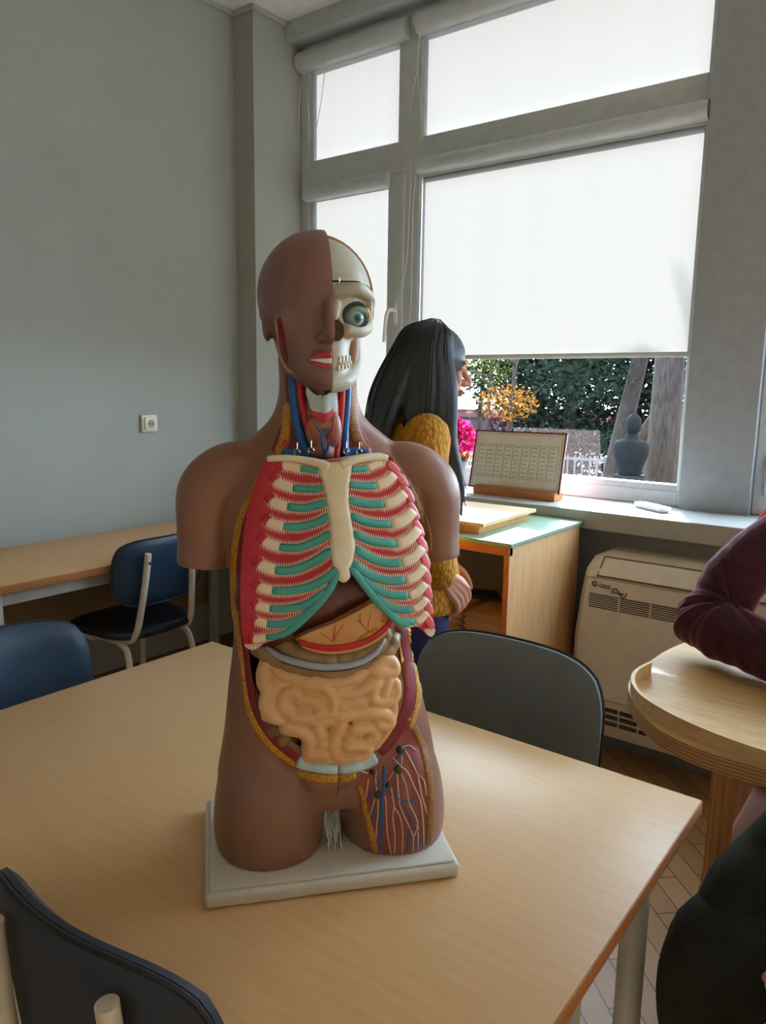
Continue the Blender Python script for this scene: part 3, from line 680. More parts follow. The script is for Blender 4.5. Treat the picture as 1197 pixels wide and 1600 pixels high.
#PART3
# ------------------------------------------------------------------ anatomical torso (built in its own frame: x right, y back, z up, base on the table)
TO, TRZ = V((-.678, .7595, TW)), R(50)
TI = inv_of(TO, TRZ); TR3 = TI.to_3x3(); eL = TI @ EYE
def rL(x, y): return TR3 @ ray(x, y)
def on_y(x, y, yy):
    d = rL(x, y); return eL + d * ((yy - eL.y) / d.y)
ts = empty('anatomical_torso_model', TO, TRZ, 'life-like anatomical torso model with half skull face and open chest on white base', 'anatomical model')
SKIN = mat('model_skin', (138, 98, 78), .38, .4, rgb2=(132, 92, 72), nscale=9)
SCALP = mat('model_face_skin', (128, 98, 90), .40, .4, rgb2=(124, 86, 80), nscale=8)
BONE = mat('bone', (226, 218, 192), .45, .4, rgb2=(216, 204, 174), nscale=22)
FAT = mat('fat_yellow', (206, 152, 44), .5, .4, rgb2=(150, 96, 24), nscale=340, ndetail=2, bump=.6, bscale=420)
FATB = mat('fat_brown', (158, 108, 44), .5, .4, rgb2=(118, 72, 26), nscale=340, ndetail=2, bump=.6, bscale=420)
MUSC = mat('muscle_maroon', (132, 26, 36), .42, .45, rgb2=(104, 16, 26), nscale=60, bump=.3, bscale=600)
MUSCD = mat('muscle_dark', (84, 26, 38), .45, .4, rgb2=(66, 18, 28), nscale=60)
CAV = mat('cavity_dark', (52, 22, 22), .6, .3)
SKULLB = mat('skull_bone', (172, 168, 152), .42, .4, rgb2=(162, 156, 136), nscale=22)
TEAL = mat('cartilage_teal', (70, 164, 154), .45, .45, rgb2=(62, 152, 144), nscale=18)
VEIN = mat('vein_blue', (28, 96, 164), .4, .45, rgb2=(22, 84, 150), nscale=30)
ART = mat('artery_red', (196, 34, 42), .4, .45, rgb2=(180, 26, 36), nscale=30)
LIVER = mat('liver', (92, 30, 26), .35, .5, rgb2=(74, 22, 20), nscale=14)
STOM = mat('stomach', (206, 160, 108), .4, .45, rgb2=(196, 142, 82), nscale=16)
COLON = mat('colon', (150, 122, 84), .42, .45, rgb2=(128, 100, 66), nscale=40)
COLOND = mat('colon_olive', (128, 98, 52), .42, .45, rgb2=(104, 76, 38), nscale=40)
INTEST = mat('intestine', (214, 172, 122), .38, .45, rgb2=(204, 158, 108), nscale=30)
CART = mat('cartilage_pale', (178, 198, 200), .5, .35, rgb2=(168, 190, 194), nscale=60, bump=.3, bscale=900)
WHITEP = mat('base_white', (206, 202, 192), .3, .5)
DARK = mat('seam_black', (20, 18, 18), .7)

b = bmesh.new(); box(b, (-.170, -.117, 0), (.170, .117, .0205), .006, 3); box(b, (-.164, -.111, .0195), (.164, .111, .0245), .003, 2); base = obj('base', b, WHITEP, ts)

# --- body: lofts fused by a voxel remesh
b = bmesh.new()
eloft(b, sp([(.004, .004, .085, .150, .066, .066), (.006, .004, .12, .157, .078, .086), (.006, .003, .16, .151, .080, .092), (.004, .002, .20, .143, .078, .084), (.0, .002, .25, .134, .075, .072), (-.003, .002, .29, .1255, .074, .064), (-.003, .002, .325, .1225, .075, .062), (-.002, .002, .37, .1245, .079, .068), (-.001, .003, .42, .128, .082, .076), (-.001, .004, .47, .136, .080, .080), (-.002, .005, .52, .138, .070, .078), (-.003, .007, .555, .126, .056, .068), (-.004, .009, .580, .098, .046, .056)]), 56, 2.25)
# neck and trapezius
eloft(b, sp([(-.004, .010, .545, .135, .040, .055), (-.005, .010, .575, .112, .041, .053), (-.006, .010, .597, .086, .042, .051), (-.008, .010, .615, .066, .043, .050), (-.009, .010, .635, .0555, .044, .050), (-.009, .010, .66, .0515, .044, .050), (-.010, .014, .70, .052, .042, .052)]), 48, 2.1)
for s, cx in ((-1, -.003), (1, -.003)):
    # shoulder and upper-arm stump
    pts = [(cx + s * .085, .008, .545), (cx + s * .122, .006, .542), (cx + s * .150, .004, .520), (cx + s * .158, .002, .478), (cx + s * .158, .001, .452)]
    tube(b, pts, [.040, .0435, .042, .036, .034], 28, 6)
    c0 = V((cx + s * .158, .001, .455)); tube(b, [c0, c0 + V((s * .003, 0, -.032))], [.0345, .0345], 28)
# thighs
for cx, rx in ((-.080, .0765), (.098, .0760)):
    eloft(b, sp([(cx, -.004, .024, rx - .002, .085, .080), (cx, -.004, .05, rx + .001, .087, .083), (cx * .97, -.002, .09, rx + .001, .086, .087), (cx * .90, 0, .13, rx - .002, .080, .088), (cx * .80, 0, .17, rx - .010, .066, .078)]), 40, 2.15)
for q, r_ in (((-.012, -.066, .143), (.034, .022, .027)), ((.024, -.064, .147), (.022, .020, .026)), ((.006, -.046, .150), (.050, .032, .036))): ell(b, q, r_)
body0 = remesh(b, .0030, 7, .55)
bv = bvh_of(body0)
def on_body(x, y, fallback=-.07):
    h, n, i, d = bv.ray_cast(eL, rL(x, y))
    if h is None:
        p = on_y(x, y, fallback); h, n, i, d = bv.find_nearest(p)
    return h, n
# cavity behind the plate and in the abdomen
cav_px = [(430, 730), (406, 770), (392, 830), (386, 900), (386, 960), (388, 1010), (393, 1055), (401, 1095), (416, 1130), (440, 1160), (467, 1183), (500, 1191), (530, 1193), (560, 1189), (585, 1176), (606, 1158), (624, 1122), (631, 1080), (630, 1040), (624, 1000), (618, 975), (640, 960), (650, 900), (640, 820), (620, 760), (590, 728), (520, 722)]
cf = smoothpath([on_y(x, y, -.078) for x, y in cav_px] + [on_y(*cav_px[0], -.078)], 3)[:-1]
c = bmesh.new()
loft(c, [[p + (p - eL).normalized() * -.06 for p in cf], [p + V((0, .085, 0)) for p in cf]])
body = boolean(body0.copy(), [c], 'DIFFERENCE', [SKIN, CAV], CAV)
body.transform(Matrix.Identity(4))
o = bpy.data.objects.new('torso_shell', body); col.objects.link(o); o.parent = ts
body.polygons.foreach_set('use_smooth', [True] * len(body.polygons))
body.set_sharp_from_angle(angle=R(40))
shell = o

def ribbon(bm, surf, pts, w, h=.0025, off=.0004, n=6, prof=((-1, 0), (-.92, .6), (-.55, .95), (0, 1), (.55, .95), (.92, .6), (1, 0)), attr=None, aval=None, cap=True):
    """raised band following pixel-traced points laid on a surface function; w = half-width in px"""
    ws = list(w) if isinstance(w, (list, tuple)) else [w] * len(pts)
    P = smoothpath([V((a[0], a[1], q)) for a, q in zip(pts, ws)], n); rows = []; layer = None
    if attr: layer = bm.verts.layers.float.get(attr) or bm.verts.layers.float.new(attr)
    for i, p in enumerate(P):
        a, c = P[max(i - 1, 0)], P[min(i + 1, len(P) - 1)]; t = V((c.x - a.x, c.y - a.y)).normalized(); nn = V((-t.y, t.x)); row = []
        taper = 1
        if cap and (i == 0 or i == len(P) - 1): taper = .75
        for s, k in prof:
            q, m = surf(p.x + nn.x * s * p.z * taper, p.y + nn.y * s * p.z * taper)
            v = bm.verts.new(q + m * (off + h * k * (0 if cap and i in (0, len(P) - 1) else 1)))
            if layer: v[layer] = aval(i / (len(P) - 1), s)
            row.append(v)
        rows.append(row)
    for a, c in zip(rows, rows[1:]):
        for i in range(len(a) - 1): bm.faces.new((a[i], a[i + 1], c[i + 1], c[i]))
    return bm
def orient(o):   # make open bands face the viewer side (front)
    me = o.data; me.update(); s = sum((p.normal.dot(eL - p.center)) * p.area for p in me.polygons)
    if s < 0: me.flip_normals()
    return o
def rib(name, surf, pts, w, m, parent, **k):
    bm = ribbon(bmesh.new(), surf, pts, w, **k); return orient(obj(name, bm, m, parent, smooth='all'))

# rims of the opening: yellow fat outside, red muscle inside
def shift(pts, dx): return [(x + dx, y) for x, y in pts]
rib('fat_rim', on_body, [(432, 716), (412, 738), (393, 772), (378, 810), (369, 850), (366, 885), (367, 920), (369, 955), (374, 990), (379, 1030), (383, 1070), (389, 1105), (403, 1138), (424, 1166), (447, 1185), (463, 1196)], [3, 4, 4.5, 6, 6, 5.5, 5, 5, 4, 3.5, 4, 5, 5.5, 5.5, 5, 4], FAT, shell, h=.003)
rib('muscle_rim', on_body, [(426, 728), (405, 765), (390, 805), (381, 845), (377, 890), (377, 940), (381, 985), (386, 1030), (391, 1070), (398, 1103), (412, 1132), (432, 1158), (452, 1175), (466, 1186)], [5, 7, 9, 9, 8, 6, 5, 5, 6, 7, 7, 7, 6.5, 6], MUSC, shell, h=.0022)
rib('muscle_rim', on_body, [(622, 975), (631, 1000), (637, 1030), (641, 1065), (639, 1095), (630, 1125), (614, 1150), (592, 1177)], [8, 9, 9, 9.5, 9.5, 10, 10, 10], MUSC, shell, h=.0022)
rib('fat_rim', on_body, [(636, 980), (641, 1000), (646, 1030), (652, 1065), (652, 1095), (644, 1125), (640, 1140)], [3, 3.5, 4, 5, 5, 4.5, 3.5], FAT, shell, h=.003)
rib('fat_rim', on_body, [(608, 713), (626, 738), (645, 770), (660, 805), (669, 840), (668, 868)], [2.5, 4, 5, 6, 6.5, 5], FATB, shell, h=.003)
rib('muscle_rim', on_body, [(606, 722), (630, 760), (650, 805), (659, 850), (662, 880)], [3, 5, 6, 7, 5], MUSCD, shell, h=.0016)
rib('fat_strip', on_body, [(636, 1120), (646, 1136), (657, 1160), (666, 1190), (671, 1225), (673, 1260), (671, 1295), (669, 1320)], [5, 5, 5, 5, 5, 5.5, 5.5, 5.5], FATB, shell, h=.0024)
rib('fat_strip', on_body, [(561, 1226), (568, 1250), (576, 1285), (583, 1310), (588, 1335)], [3.5, 4, 4.2, 4.2, 4], FAT, shell, h=.0028)
rib('pubic_cartilage', on_body, [(464, 1188), (480, 1195), (505, 1200), (528.2, 1201)], [9, 9.5, 9.5, 9.5], CART, shell, h=.006)
rib('pubic_cartilage', on_body, [(529, 1201), (550, 1198), (570, 1191), (588, 1182)], [9.5, 9.5, 10, 9], CART, shell, h=.006)
rib('fat_strip', on_body, [(464, 1205), (485, 1213), (507, 1216), (528, 1216)], [5, 6, 6.5, 6.5], FAT, shell, h=.005)
rib('fat_strip', on_body, [(529, 1216), (542, 1214), (556, 1210)], [6, 6, 5], FAT, shell, h=.005)
rib('midline_seam', on_body, [(529, 1222), (528, 1232), (526, 1243)], .45, DARK, shell, h=.0005)
# thigh window with muscle, lymph vessels, veins and nodes
def fillpoly(poly, surf, step, off, attr=None, aval=None):
    xs = [p[0] for p in poly]; ys = [p[1] for p in poly]; pts = [V((x, y)) for x, y in poly]; n = len(pts)
    x = min(xs)
    k = 0
    while x < max(xs):
        y = min(ys)
        while y < max(ys):
            yy = y + (step / 2 if k % 2 else 0)
            if inside(poly, x, yy) and min(segdist((x, yy), poly[i - 1], poly[i]) for i in range(n)) > step * .45: pts.append(V((x, yy)))
            y += step
        x += step * .87; k += 1
    vv, ee, ff, *_ = geometry.delaunay_2d_cdt(pts, [(i, (i + 1) % n) for i in range(n)], [], 1, .01)
    bm = bmesh.new(); layer = bm.verts.layers.float.new(attr) if attr else None; bvs = []
    for q in vv:
        p, m = surf(q.x, q.y); v = bm.verts.new(p + m * (off(q.x, q.y) if callable(off) else off)); bvs.append(v)
        if layer: v[layer] = aval(q.x, q.y)
    for f in ff:
        try: bm.faces.new([bvs[i] for i in f])
        except ValueError: pass
    return bm
TM = mat('thigh_muscle', (142, 78, 66), .42, .4, rgb2=(126, 60, 54), nscale=22, nstretch=(3, 1, .4))
pw_ = sm2([(590, 1190), (603, 1172), (622, 1152), (638, 1136), (652, 1160), (661, 1190), (666, 1225), (668, 1260), (667, 1295), (665, 1318), (640, 1330), (615, 1336), (590, 1337), (580, 1300), (570, 1262), (563, 1232), (560, 1215), (575, 1200)], 3)
orient(obj('thigh_muscle', fillpoly(pw_, on_body, 7, .0006), TM, shell, smooth='all', recalc=False))
K = .13367
def c6(l): return [(540 + a * K, 1150 + d * K) for a, d in l]
def vessel(name, lst, w, m, h=.0014):
    for l in lst: rib(name, on_body, c6(l), w, m, shell, h=h, off=.0008, n=4, prof=((-1, 0), (-.7, .7), (0, 1), (.7, .7), (1, 0)))
vessel('vein', [[(455, 340), (450, 440), (450, 560), (440, 680), (430, 820), (420, 1000), (410, 1200), (405, 1395)]], [2.8, 2.8, 2.5, 2.4, 2.4, 2.3, 2.2, 2.2], VEIN, .0022)
vessel('vein', [[(420, 490), (340, 610), (250, 750)], [(470, 640), (560, 680), (640, 750), (720, 880), (775, 1030)], [(770, 1050), (740, 1120), (720, 1350)], [(790, 1060), (850, 1120), (880, 1290)], [(650, 770), (740, 770), (830, 730)], [(375, 800), (345, 900), (330, 1010)], [(700, 150), (620, 240), (560, 290)]], 1.2, VEIN)
LYM = mat('lymph_white', (206, 182, 164), .45)
vessel('lymph_vessel', [[(265, 490), (240, 720)], [(360, 400), (352, 500), (370, 640)], [(345, 720), (320, 820), (290, 920)], [(382, 730), (378, 900), (365, 1050), (358, 1200)], [(425, 690), (465, 720), (475, 900), (490, 1150), (535, 1395)], [(530, 600), (550, 700), (565, 830), (550, 960), (575, 1150), (570, 1390)], [(570, 830), (640, 960), (665, 1150), (660, 1380)], [(600, 440), (620, 700), (640, 830), (720, 1010), (780, 1150), (790, 1200), (785, 1350)], [(650, 440), (710, 600), (740, 780), (820, 950), (835, 1050), (800, 1170)], [(555, 255), (640, 350), (720, 420), (800, 600), (870, 760), (900, 1000), (910, 1270)], [(690, 160), (780, 330), (840, 450), (910, 520), (940, 690)], [(840, 460), (880, 680), (950, 910)], [(660, 130), (740, 110), (820, 170)], [(845, 1060), (842, 1320)], [(645, 370), (655, 230)], [(560, 410), (500, 520)], [(150, 405), (260, 430)]], 1.05, LYM)
NODE = mat('lymph_node_green', (52, 66, 44), .5, .4, rgb2=(40, 54, 36), nscale=60)
for (a, d), r_ in (((625, 155), 6), ((610, 385), 6.3), ((500, 570), 4.8), ((380, 685), 5.6), ((310, 415), 4.6)):
    p, n = on_body(540 + a * K, 1150 + d * K); bm = bmesh.new(); ell(bm, p + n * .002, (r_ * .0009, .004, r_ * .0009), seg=16); obj('lymph_node', bm, NODE, shell)

# --- organs in the abdomen
def fsurf(fy):
    def f(x, y):
        p = on_y(x, y, -.07)
        for _ in range(6): p = on_y(x, y, fy(p.x, p.z))
        e = .0015; gx = (fy(p.x + e, p.z) - fy(p.x - e, p.z)) / (2 * e); gz = (fy(p.x, p.z + e) - fy(p.x, p.z - e)) / (2 * e)
        return p, V((gx, -1, gz)).normalized()
    return f
def dome(x, z): return -.046 - .036 * math.sqrt(max(.02, 1 - ((x - .003) / .112) ** 2 - ((z - .235) / .115) ** 2))
dsurf = fsurf(dome)
organs = bmesh.new()
# small intestine
KI = .2339
loops = [([(170, 230), (145, 300), (148, 370), (185, 420)], 48), ([(215, 250), (255, 300), (330, 330), (420, 350)], 40), ([(165, 460), (160, 530), (215, 595)], 46), ([(275, 560), (262, 490), (300, 440), (360, 450), (385, 500)], 36), ([(300, 560), (350, 600), (440, 605)], 42), ([(430, 385), (540, 400), (600, 470), (590, 555), (500, 580)], 38), ([(400, 480), (470, 485), (515, 530)], 38), ([(470, 345), (590, 365), (710, 350), (795, 305)], 36), ([(640, 435), (740, 435), (840, 385), (890, 370)], 38), ([(860, 280), (930, 220), (985, 230), (1000, 290), (900, 305)], 42), ([(965, 350), (940, 440)], 34), ([(870, 400), (865, 480), (940, 495), (1010, 460), (1015, 380)], 36), ([(660, 520), (740, 500), (790, 500)], 38), ([(640, 600), (740, 575), (880, 570), (960, 590), (970, 640), (900, 640)], 42), ([(490, 630), (600, 625)], 34), ([(290, 670), (390, 690), (440, 740), (445, 830), (540, 840)], 44), ([(510, 680), (530, 760)], 40), ([(650, 650), (605, 730), (605, 820), (680, 870), (790, 850), (820, 790), (700, 780)], 42), ([(740, 680), (840, 670), (870, 720), (830, 760)], 38), ([(430, 870), (520, 895), (640, 895), (740, 880)], 36), ([(160, 590), (240, 610)], 36), ([(985, 420), (1000, 560), (960, 680), (880, 790)], 30)]
b = bmesh.new()
for l, r_ in loops:
    P = [dsurf(380 + a * KI, 980 + d * KI)[0] for a, d in l]; sc_ = r_ * KI * .00098
    tube(b, P, sc_ * 1.06, 14, 7, True)
for hx, hy in ((440, 1067), (456, 1097), (470, 1102), (482, 1108), (506, 1092), (546, 1152), (554, 1139), (560, 1146), (448, 1080)): ell(b, dsurf(hx, hy)[0] + V((0, .0065, 0)), (.0105, .0105, .0105), seg=14)
for (x, y, z, rx, ry, rz) in ((.003, -.022, .245, .094, .052, .072), (.006, -.020, .205, .066, .050, .040)): ell(b, (x, y, z), (rx, ry, rz))
me = remesh(b, .0018, 3, .5); objm('small_intestine', me, INTEST, ts, smooth='all')
# transverse colon, two rows of pouches with pale taenia between
def haustra(lst, r_, nb, amp, yoff, segs=18, m=COLON, name='colon'):
    P = smoothpath([on_y(x, y, yo) for x, y, yo in lst], 14); rs = []; L = len(P)
    for i in range(L):
        t = i / (L - 1) * nb; k = abs(math.sin(math.pi * t)) ** .35; rs.append(r_ * (1 - amp + amp * k))
    bm = bmesh.new(); tube(bm, P, rs, segs, 0, True); return obj(name, bm, m, ts, smooth='all')
haustra([(402, 1005, -.040), (425, 1022, -.056), (460, 1038, -.066), (510, 1048, -.070), (560, 1042, -.066), (596, 1022, -.058), (612, 995, -.046)], .0155, 11, .16, 0, name='transverse_colon')
haustra([(440, 1008, -.058), (475, 1024, -.070), (515, 1031, -.073), (555, 1026, -.070), (586, 1010, -.062), (600, 985, -.05)], .0145, 9, .16, 0, name='transverse_colon')
TAEN = mat('taenia', (150, 158, 166), .4, .45)
b = bmesh.new(); tube(b, [on_y(x, y, yo) for x, y, yo in [(418, 1012, -.066), (440, 1027, -.078), (475, 1038, -.0865), (515, 1043, -.089), (556, 1037, -.0855), (585, 1021, -.078), (600, 1000, -.068)]], [.003, .0045, .005, .005, .005, .0045, .003], 10, 6, True); obj('taenia_band', b, TAEN, ts, smooth='all')
b = bmesh.new(); tube(b, [on_y(x, y, yo) for x, y, yo in [(440, 1034, -.081), (475, 1044.5, -.0895), (515, 1049, -.0925), (556, 1043.5, -.089), (588, 1027, -.080)]], .0009, 6, 6, True); obj('taenia_vessel', b, MUSCD, ts)
haustra([(404, 1085, -.036), (414, 1115, -.042), (430, 1140, -.050), (452, 1158, -.056)], .0185, 4, .18, 0, m=COLOND, name='caecum')
haustra([(617, 1075, -.040), (614, 1110, -.045), (604, 1140, -.050), (588, 1165, -.054)], .0125, 6, .2, 0, m=COLON, name='descending_colon')
# liver, stomach, spleen
b = bmesh.new(); ell(b, (-.028, -.036, .385), (.098, .046, .062)); ell(b, (-.065, -.030, .345), (.055, .042, .040)); ell(b, (.020, -.042, .395), (.075, .036, .045)); objm('liver', remesh(b, .003, 8), LIVER, ts, smooth='all')
def stom_y(x, z): return -.066 - .028 * math.sqrt(max(.03, 1 - ((x - .02) / .095) ** 2 - ((z - .375) / .075) ** 2))
ssurf = fsurf(stom_y)
spoly = sm2([(462, 1000), (480, 990), (520, 975), (560, 955), (590, 938), (606, 935), (614, 950), (612, 966), (600, 984), (575, 1000), (545, 1010), (515, 1013), (485, 1009)], 4)
bm = fillpoly(spoly, ssurf, 6, 0)
ex_ = bmesh.ops.extrude_face_region(bm, geom=bm.faces[:]); 
for v in [g for g in ex_['geom'] if isinstance(g, bmesh.types.BMVert)]: v.co.y += .045
obj('stomach', bm, STOM, ts)
rib('stomach_muscle_band', ssurf, [(466, 1000), (485, 1008), (515, 1012), (545, 1009), (575, 999), (600, 982), (613, 962)], [3.2, 4.2, 4.5, 4.5, 4.5, 4.2, 3], ART, ts, h=.003, off=.0008)
rib('stomach_edge', ssurf, [(470, 1006), (490, 1014), (516, 1018), (547, 1015), (578, 1004), (603, 987)], 2.2, STOM, ts, h=.0035, off=.0005)
b = bmesh.new()
for l in ([(520, 1004), (522, 990), (524, 976)], [(520, 1003), (528, 988), (537, 975)], [(519, 1002), (508, 994), (500, 988)], [(574, 986), (566, 976), (556, 968)], [(575, 988), (576, 972), (580, 958)], [(566, 978), (562, 966), (564, 956)]): ribbon(b, ssurf, l, .6, h=.0008, off=.0004, n=4, prof=((-1, 0), (0, 1), (1, 0)))
orient(obj('stomach_vessels', b, mat('fine_artery', (196, 80, 50), .5), ts))
b = bmesh.new()
for l, w in (([(560, 1000), (575, 993), (590, 982)], [4, 5.5, 4]), ([(597, 972), (604, 960), (607, 950)], [4, 5, 3])): ribbon(b, ssurf, l, w, h=.0015, off=.0003)
orient(obj('stomach_fat', b, FAT, ts, smooth='all'))
b = bmesh.new(); ell(b, on_y(618, 985, -.035), (.014, .016, .022)); obj('spleen', b, mat('spleen_purple', (84, 56, 66), .4), ts)

# --- chest plate with ribs
def plate_y(x, z):
    W = .108 + .052 * max(0, min(1, (.585 - z) / .22)); q = max(.0, 1 - ((x - .004) / W) ** 2)
    return -.047 - .050 * math.sqrt(q + .01) - .012 * math.exp(-((x - .006) / .03) ** 2) * (1 if z > .40 else max(0, 1 - (.40 - z) / .05)) * .5 - .006 * max(0, min(1, (.48 - z) / .12))
psurf = fsurf(plate_y)
KP = .401
def cp(l): return [(260 + a * KP, 580 + d * KP) for a, d in l]
outline = [(418, 714), (440, 711.5), (460, 712), (486, 716), (507, 719.5), (518, 718), (540, 714.5), (568, 710), (592, 708), (604, 711), (606, 718), (618, 735), (632, 757), (644, 785), (653, 813), (662, 838), (668, 862), (671, 890), (674, 920), (676, 950), (679, 978), (680, 986), (676.5, 994), (670.5, 994), (660, 985), (651, 979), (640, 981), (630, 979.5), (616, 973), (600, 958), (583, 936), (565, 912), (550, 892), (546, 896), (546.5, 903), (538, 909.5), (528, 906), (526, 899), (521, 912), (510, 930), (495, 949), (473, 973), (446, 993), (431, 999.5), (414, 1005), (400, 1014), (391, 1015), (382.5, 1009), (378.5, 993), (376, 955), (376, 900), (379, 854), (383, 822), (390, 787), (401, 752), (412, 725)]
outline = sm2(outline + outline[:1], 3)[:-1]
Lc = [[(522, 380), (560, 384), (592, 394)], [(492, 455), (550, 460), (612, 457)], [(470, 528), (540, 533), (624, 512)], [(455, 605), (520, 606), (590, 588), (634, 561)], [(440, 685), (510, 688), (580, 665), (640, 630)], [(422, 775), (490, 775), (570, 745), (645, 697)], [(411, 855), (490, 855), (570, 835), (640, 795), (668, 768)], [(402, 925), (470, 925), (550, 905), (630, 850)], [(391, 985), (450, 985), (520, 965), (585, 910)], [(386, 1036), (430, 1032), (490, 1005)]]
Lw = [13, 15, 17, 17, 17, 19, 18, 16, 16, 12]
Rc = [[(718, 382), (750, 382), (782, 378)], [(710, 440), (770, 447), (818, 445)], [(708, 500), (780, 518), (850, 517)], [(716, 562), (790, 590), (878, 597)], [(726, 630), (800, 662), (900, 675)], [(733, 690), (800, 730), (860, 747), (916, 746)], [(725, 745), (790, 792), (860, 816), (932, 813)], [(755, 800), (820, 850), (880, 873), (945, 875)], [(810, 868), (850, 905), (900, 928), (958, 930)], [(870, 940), (910, 970), (970, 978)]]
Rw = [13, 15, 17, 17, 17, 18, 18, 16, 15, 13]
Lb = [[(425, 372), (470, 368), (522, 380)], [(408, 400), (440, 437), (492, 455)], [(390, 480), (422, 512), (470, 528)], [(375, 565), (410, 593), (455, 605)], [(358, 640), (395, 670), (440, 685)], [(340, 728), (378, 760), (422, 775)], [(338, 820), (372, 845), (411, 855)], [(332, 895), (365, 916), (402, 925)], [(332, 958), (360, 977), (391, 985)], [(318, 1040), (350, 1044), (388, 1036)]]
Lbw = [17, 18, 20, 20, 20, 21, 18, 16, 15, 14]
Rb = [[(782, 378), (815, 362), (842, 352)], [(818, 445), (855, 430), (890, 398)], [(850, 517), (893, 503), (932, 470)], [(878, 597), (925, 578), (966, 538)], [(900, 675), (945, 653), (985, 608)], [(916, 746), (960, 727), (1000, 682)], [(932, 813), (970, 797), (1006, 755)], [(945, 875), (978, 860), (1010, 822)], [(958, 930), (988, 912), (1014, 880)], [(970, 978), (995, 962), (1014, 935)]]
Rbw = [16, 20, 21, 22, 21, 20, 19, 17, 15, 13]
ML = [(664, 775), (645, 835), (598, 900), (548, 952), (495, 1000), (440, 1035)]; MR = [(719, 762), (762, 822), (812, 885), (862, 938), (905, 975), (948, 990)]
Lbs = [[tuple(V(l[0]).lerp(V(l[1]), .75)), l[1], l[2]] for l in Lb]
bands = [(cp(l), w * KP) for l, w in list(zip(Lc, Lw)) + list(zip(Rc, Rw)) + list(zip(Lbs, Lbw)) + list(zip(Rb, Rbw)) + [(ML, 14), (MR, 15)]]
bands = [(sm2(l, 3), w) for l, w in bands]
def muscle(x, y):
    d = min(min(segdist((x, y), l[i], l[i + 1]) for i in range(len(l) - 1)) - w for l, w in bands)
    m = max(0, min(1, (d + .8) / 6.5))
    if x < 400 + (y < 760) * 18 - max(0, y - 900) * .05: m = max(m, 1.3)
    if y < 720: m *= max(0, min(1, (y - 714) / 7))
    if y > 1006 and x < 415: m = max(0, 1 - (y - 1003) / 4) * m
    if x > 664 and y > 982: m = max(0, 1 - (y - 980) / 4) * m
    return m
def plate_mat(name, wild, red=(178, 6, 32), cream=(226, 208, 180), scale=110):
    m = bpy.data.materials.new(name); m.use_nodes = True; t = m.node_tree; bs = t.nodes['Principled BSDF']; bs.inputs['Roughness'].default_value = .4
    at = t.nodes.new('ShaderNodeAttribute'); at.attribute_name = 'muscle'
    tc = t.nodes.new('ShaderNodeTexCoord'); mp = t.nodes.new('ShaderNodeMapping'); mp.inputs['Rotation'].default_value = (0, R(12), 0)
    w = t.nodes.new('ShaderNodeTexWave'); w.bands_direction = 'X'; w.inputs['Scale'].default_value = scale; w.inputs['Distortion'].default_value = 1.2; w.inputs['Detail'].default_value = 1; w.inputs['Detail Scale'].default_value = 20
    a1 = t.nodes.new('ShaderNodeMath'); a1.operation = 'MULTIPLY_ADD'; a1.inputs[1].default_value = wild; a1.inputs[2].default_value = -wild * .44
    a2 = t.nodes.new('ShaderNodeMath'); a2.operation = 'ADD'; cr = t.nodes.new('ShaderNodeValToRGB'); cr.color_ramp.elements[0].position = .30; cr.color_ramp.elements[1].position = .52
    cr.color_ramp.elements[0].color = (*lin(cream), 1); cr.color_ramp.elements[1].color = (*lin(red), 1)
    t.links.new(tc.outputs['Object'], mp.inputs[0]); t.links.new(mp.outputs[0], w.inputs[0]); t.links.new(w.outputs[1], a1.inputs[0]); t.links.new(a1.outputs[0], a2.inputs[0]); t.links.new(at.outputs['Fac'], a2.inputs[1])
    t.links.new(a2.outputs[0], cr.inputs[0]); t.links.new(cr.outputs[0], bs.inputs['Base Color']); return m
PLATE = plate_mat('intercostal_muscle', .95); RIBM = plate_mat('rib_bone', .06); SERR = plate_mat('serratus_striped', 1.0, red=(206, 24, 54), cream=(232, 160, 150), scale=170)
bm = fillpoly(outline, psurf, 2.6, 0, 'muscle', muscle)
ex_ = bmesh.ops.extrude_face_region(bm, geom=bm.faces[:])
for v in [g for g in ex_['geom'] if isinstance(g, bmesh.types.BMVert)]: v.co.y += .008
plate = obj('chest_plate', bm, PLATE, ts)
for l, w in zip(Lc, Lw): rib('costal_cartilage', psurf, cp(l), w * KP * .93, TEAL, plate, h=.0035)
for l, w in zip(Rc, Rw): rib('costal_cartilage', psurf, cp(l), w * KP * .93, TEAL, plate, h=.0035)
for l in (ML, MR): rib('costal_margin', psurf, cp(l), [5.5, 6, 6, 6, 5.5, 4], TEAL, plate, h=.0038)
for l, w in zip(Lb, Lbw): rib('rib', psurf, cp(l), w * KP, RIBM, plate, h=.0012, attr='muscle', aval=lambda t, s: max(0, 1.15 - t * 2.3) + .28 * max(0, abs(s) - .6))
for l, w in zip(Rb, Rbw): rib('rib', psurf, cp(l), w * KP, RIBM, plate, h=.0026, attr='muscle', aval=lambda t, s: max(0, t * 5 - 4.4) + .28 * max(0, abs(s) - .6))
ser = [[(862, 352), (880, 372), (905, 395)], [(893, 395), (915, 420), (938, 452)], [(920, 448), (942, 478), (960, 512)], [(945, 510), (962, 545), (980, 580)], [(965, 578), (982, 612), (997, 645)], [(982, 642), (998, 675), (1010, 708)], [(994, 705), (1008, 735), (1018, 770)], [(1000, 765), (1014, 798), (1022, 830)], [(1004, 828), (1018, 858), (1026, 890)], [(1006, 888), (1020, 920), (1030, 950)], [(1004, 945), (1022, 972), (1036, 1000)]]
for l in ser: rib('serratus_slip', psurf, cp(l), [4, 6.5, 4.5], SERR, plate, h=.0012, attr='muscle', aval=lambda t, s: .62)
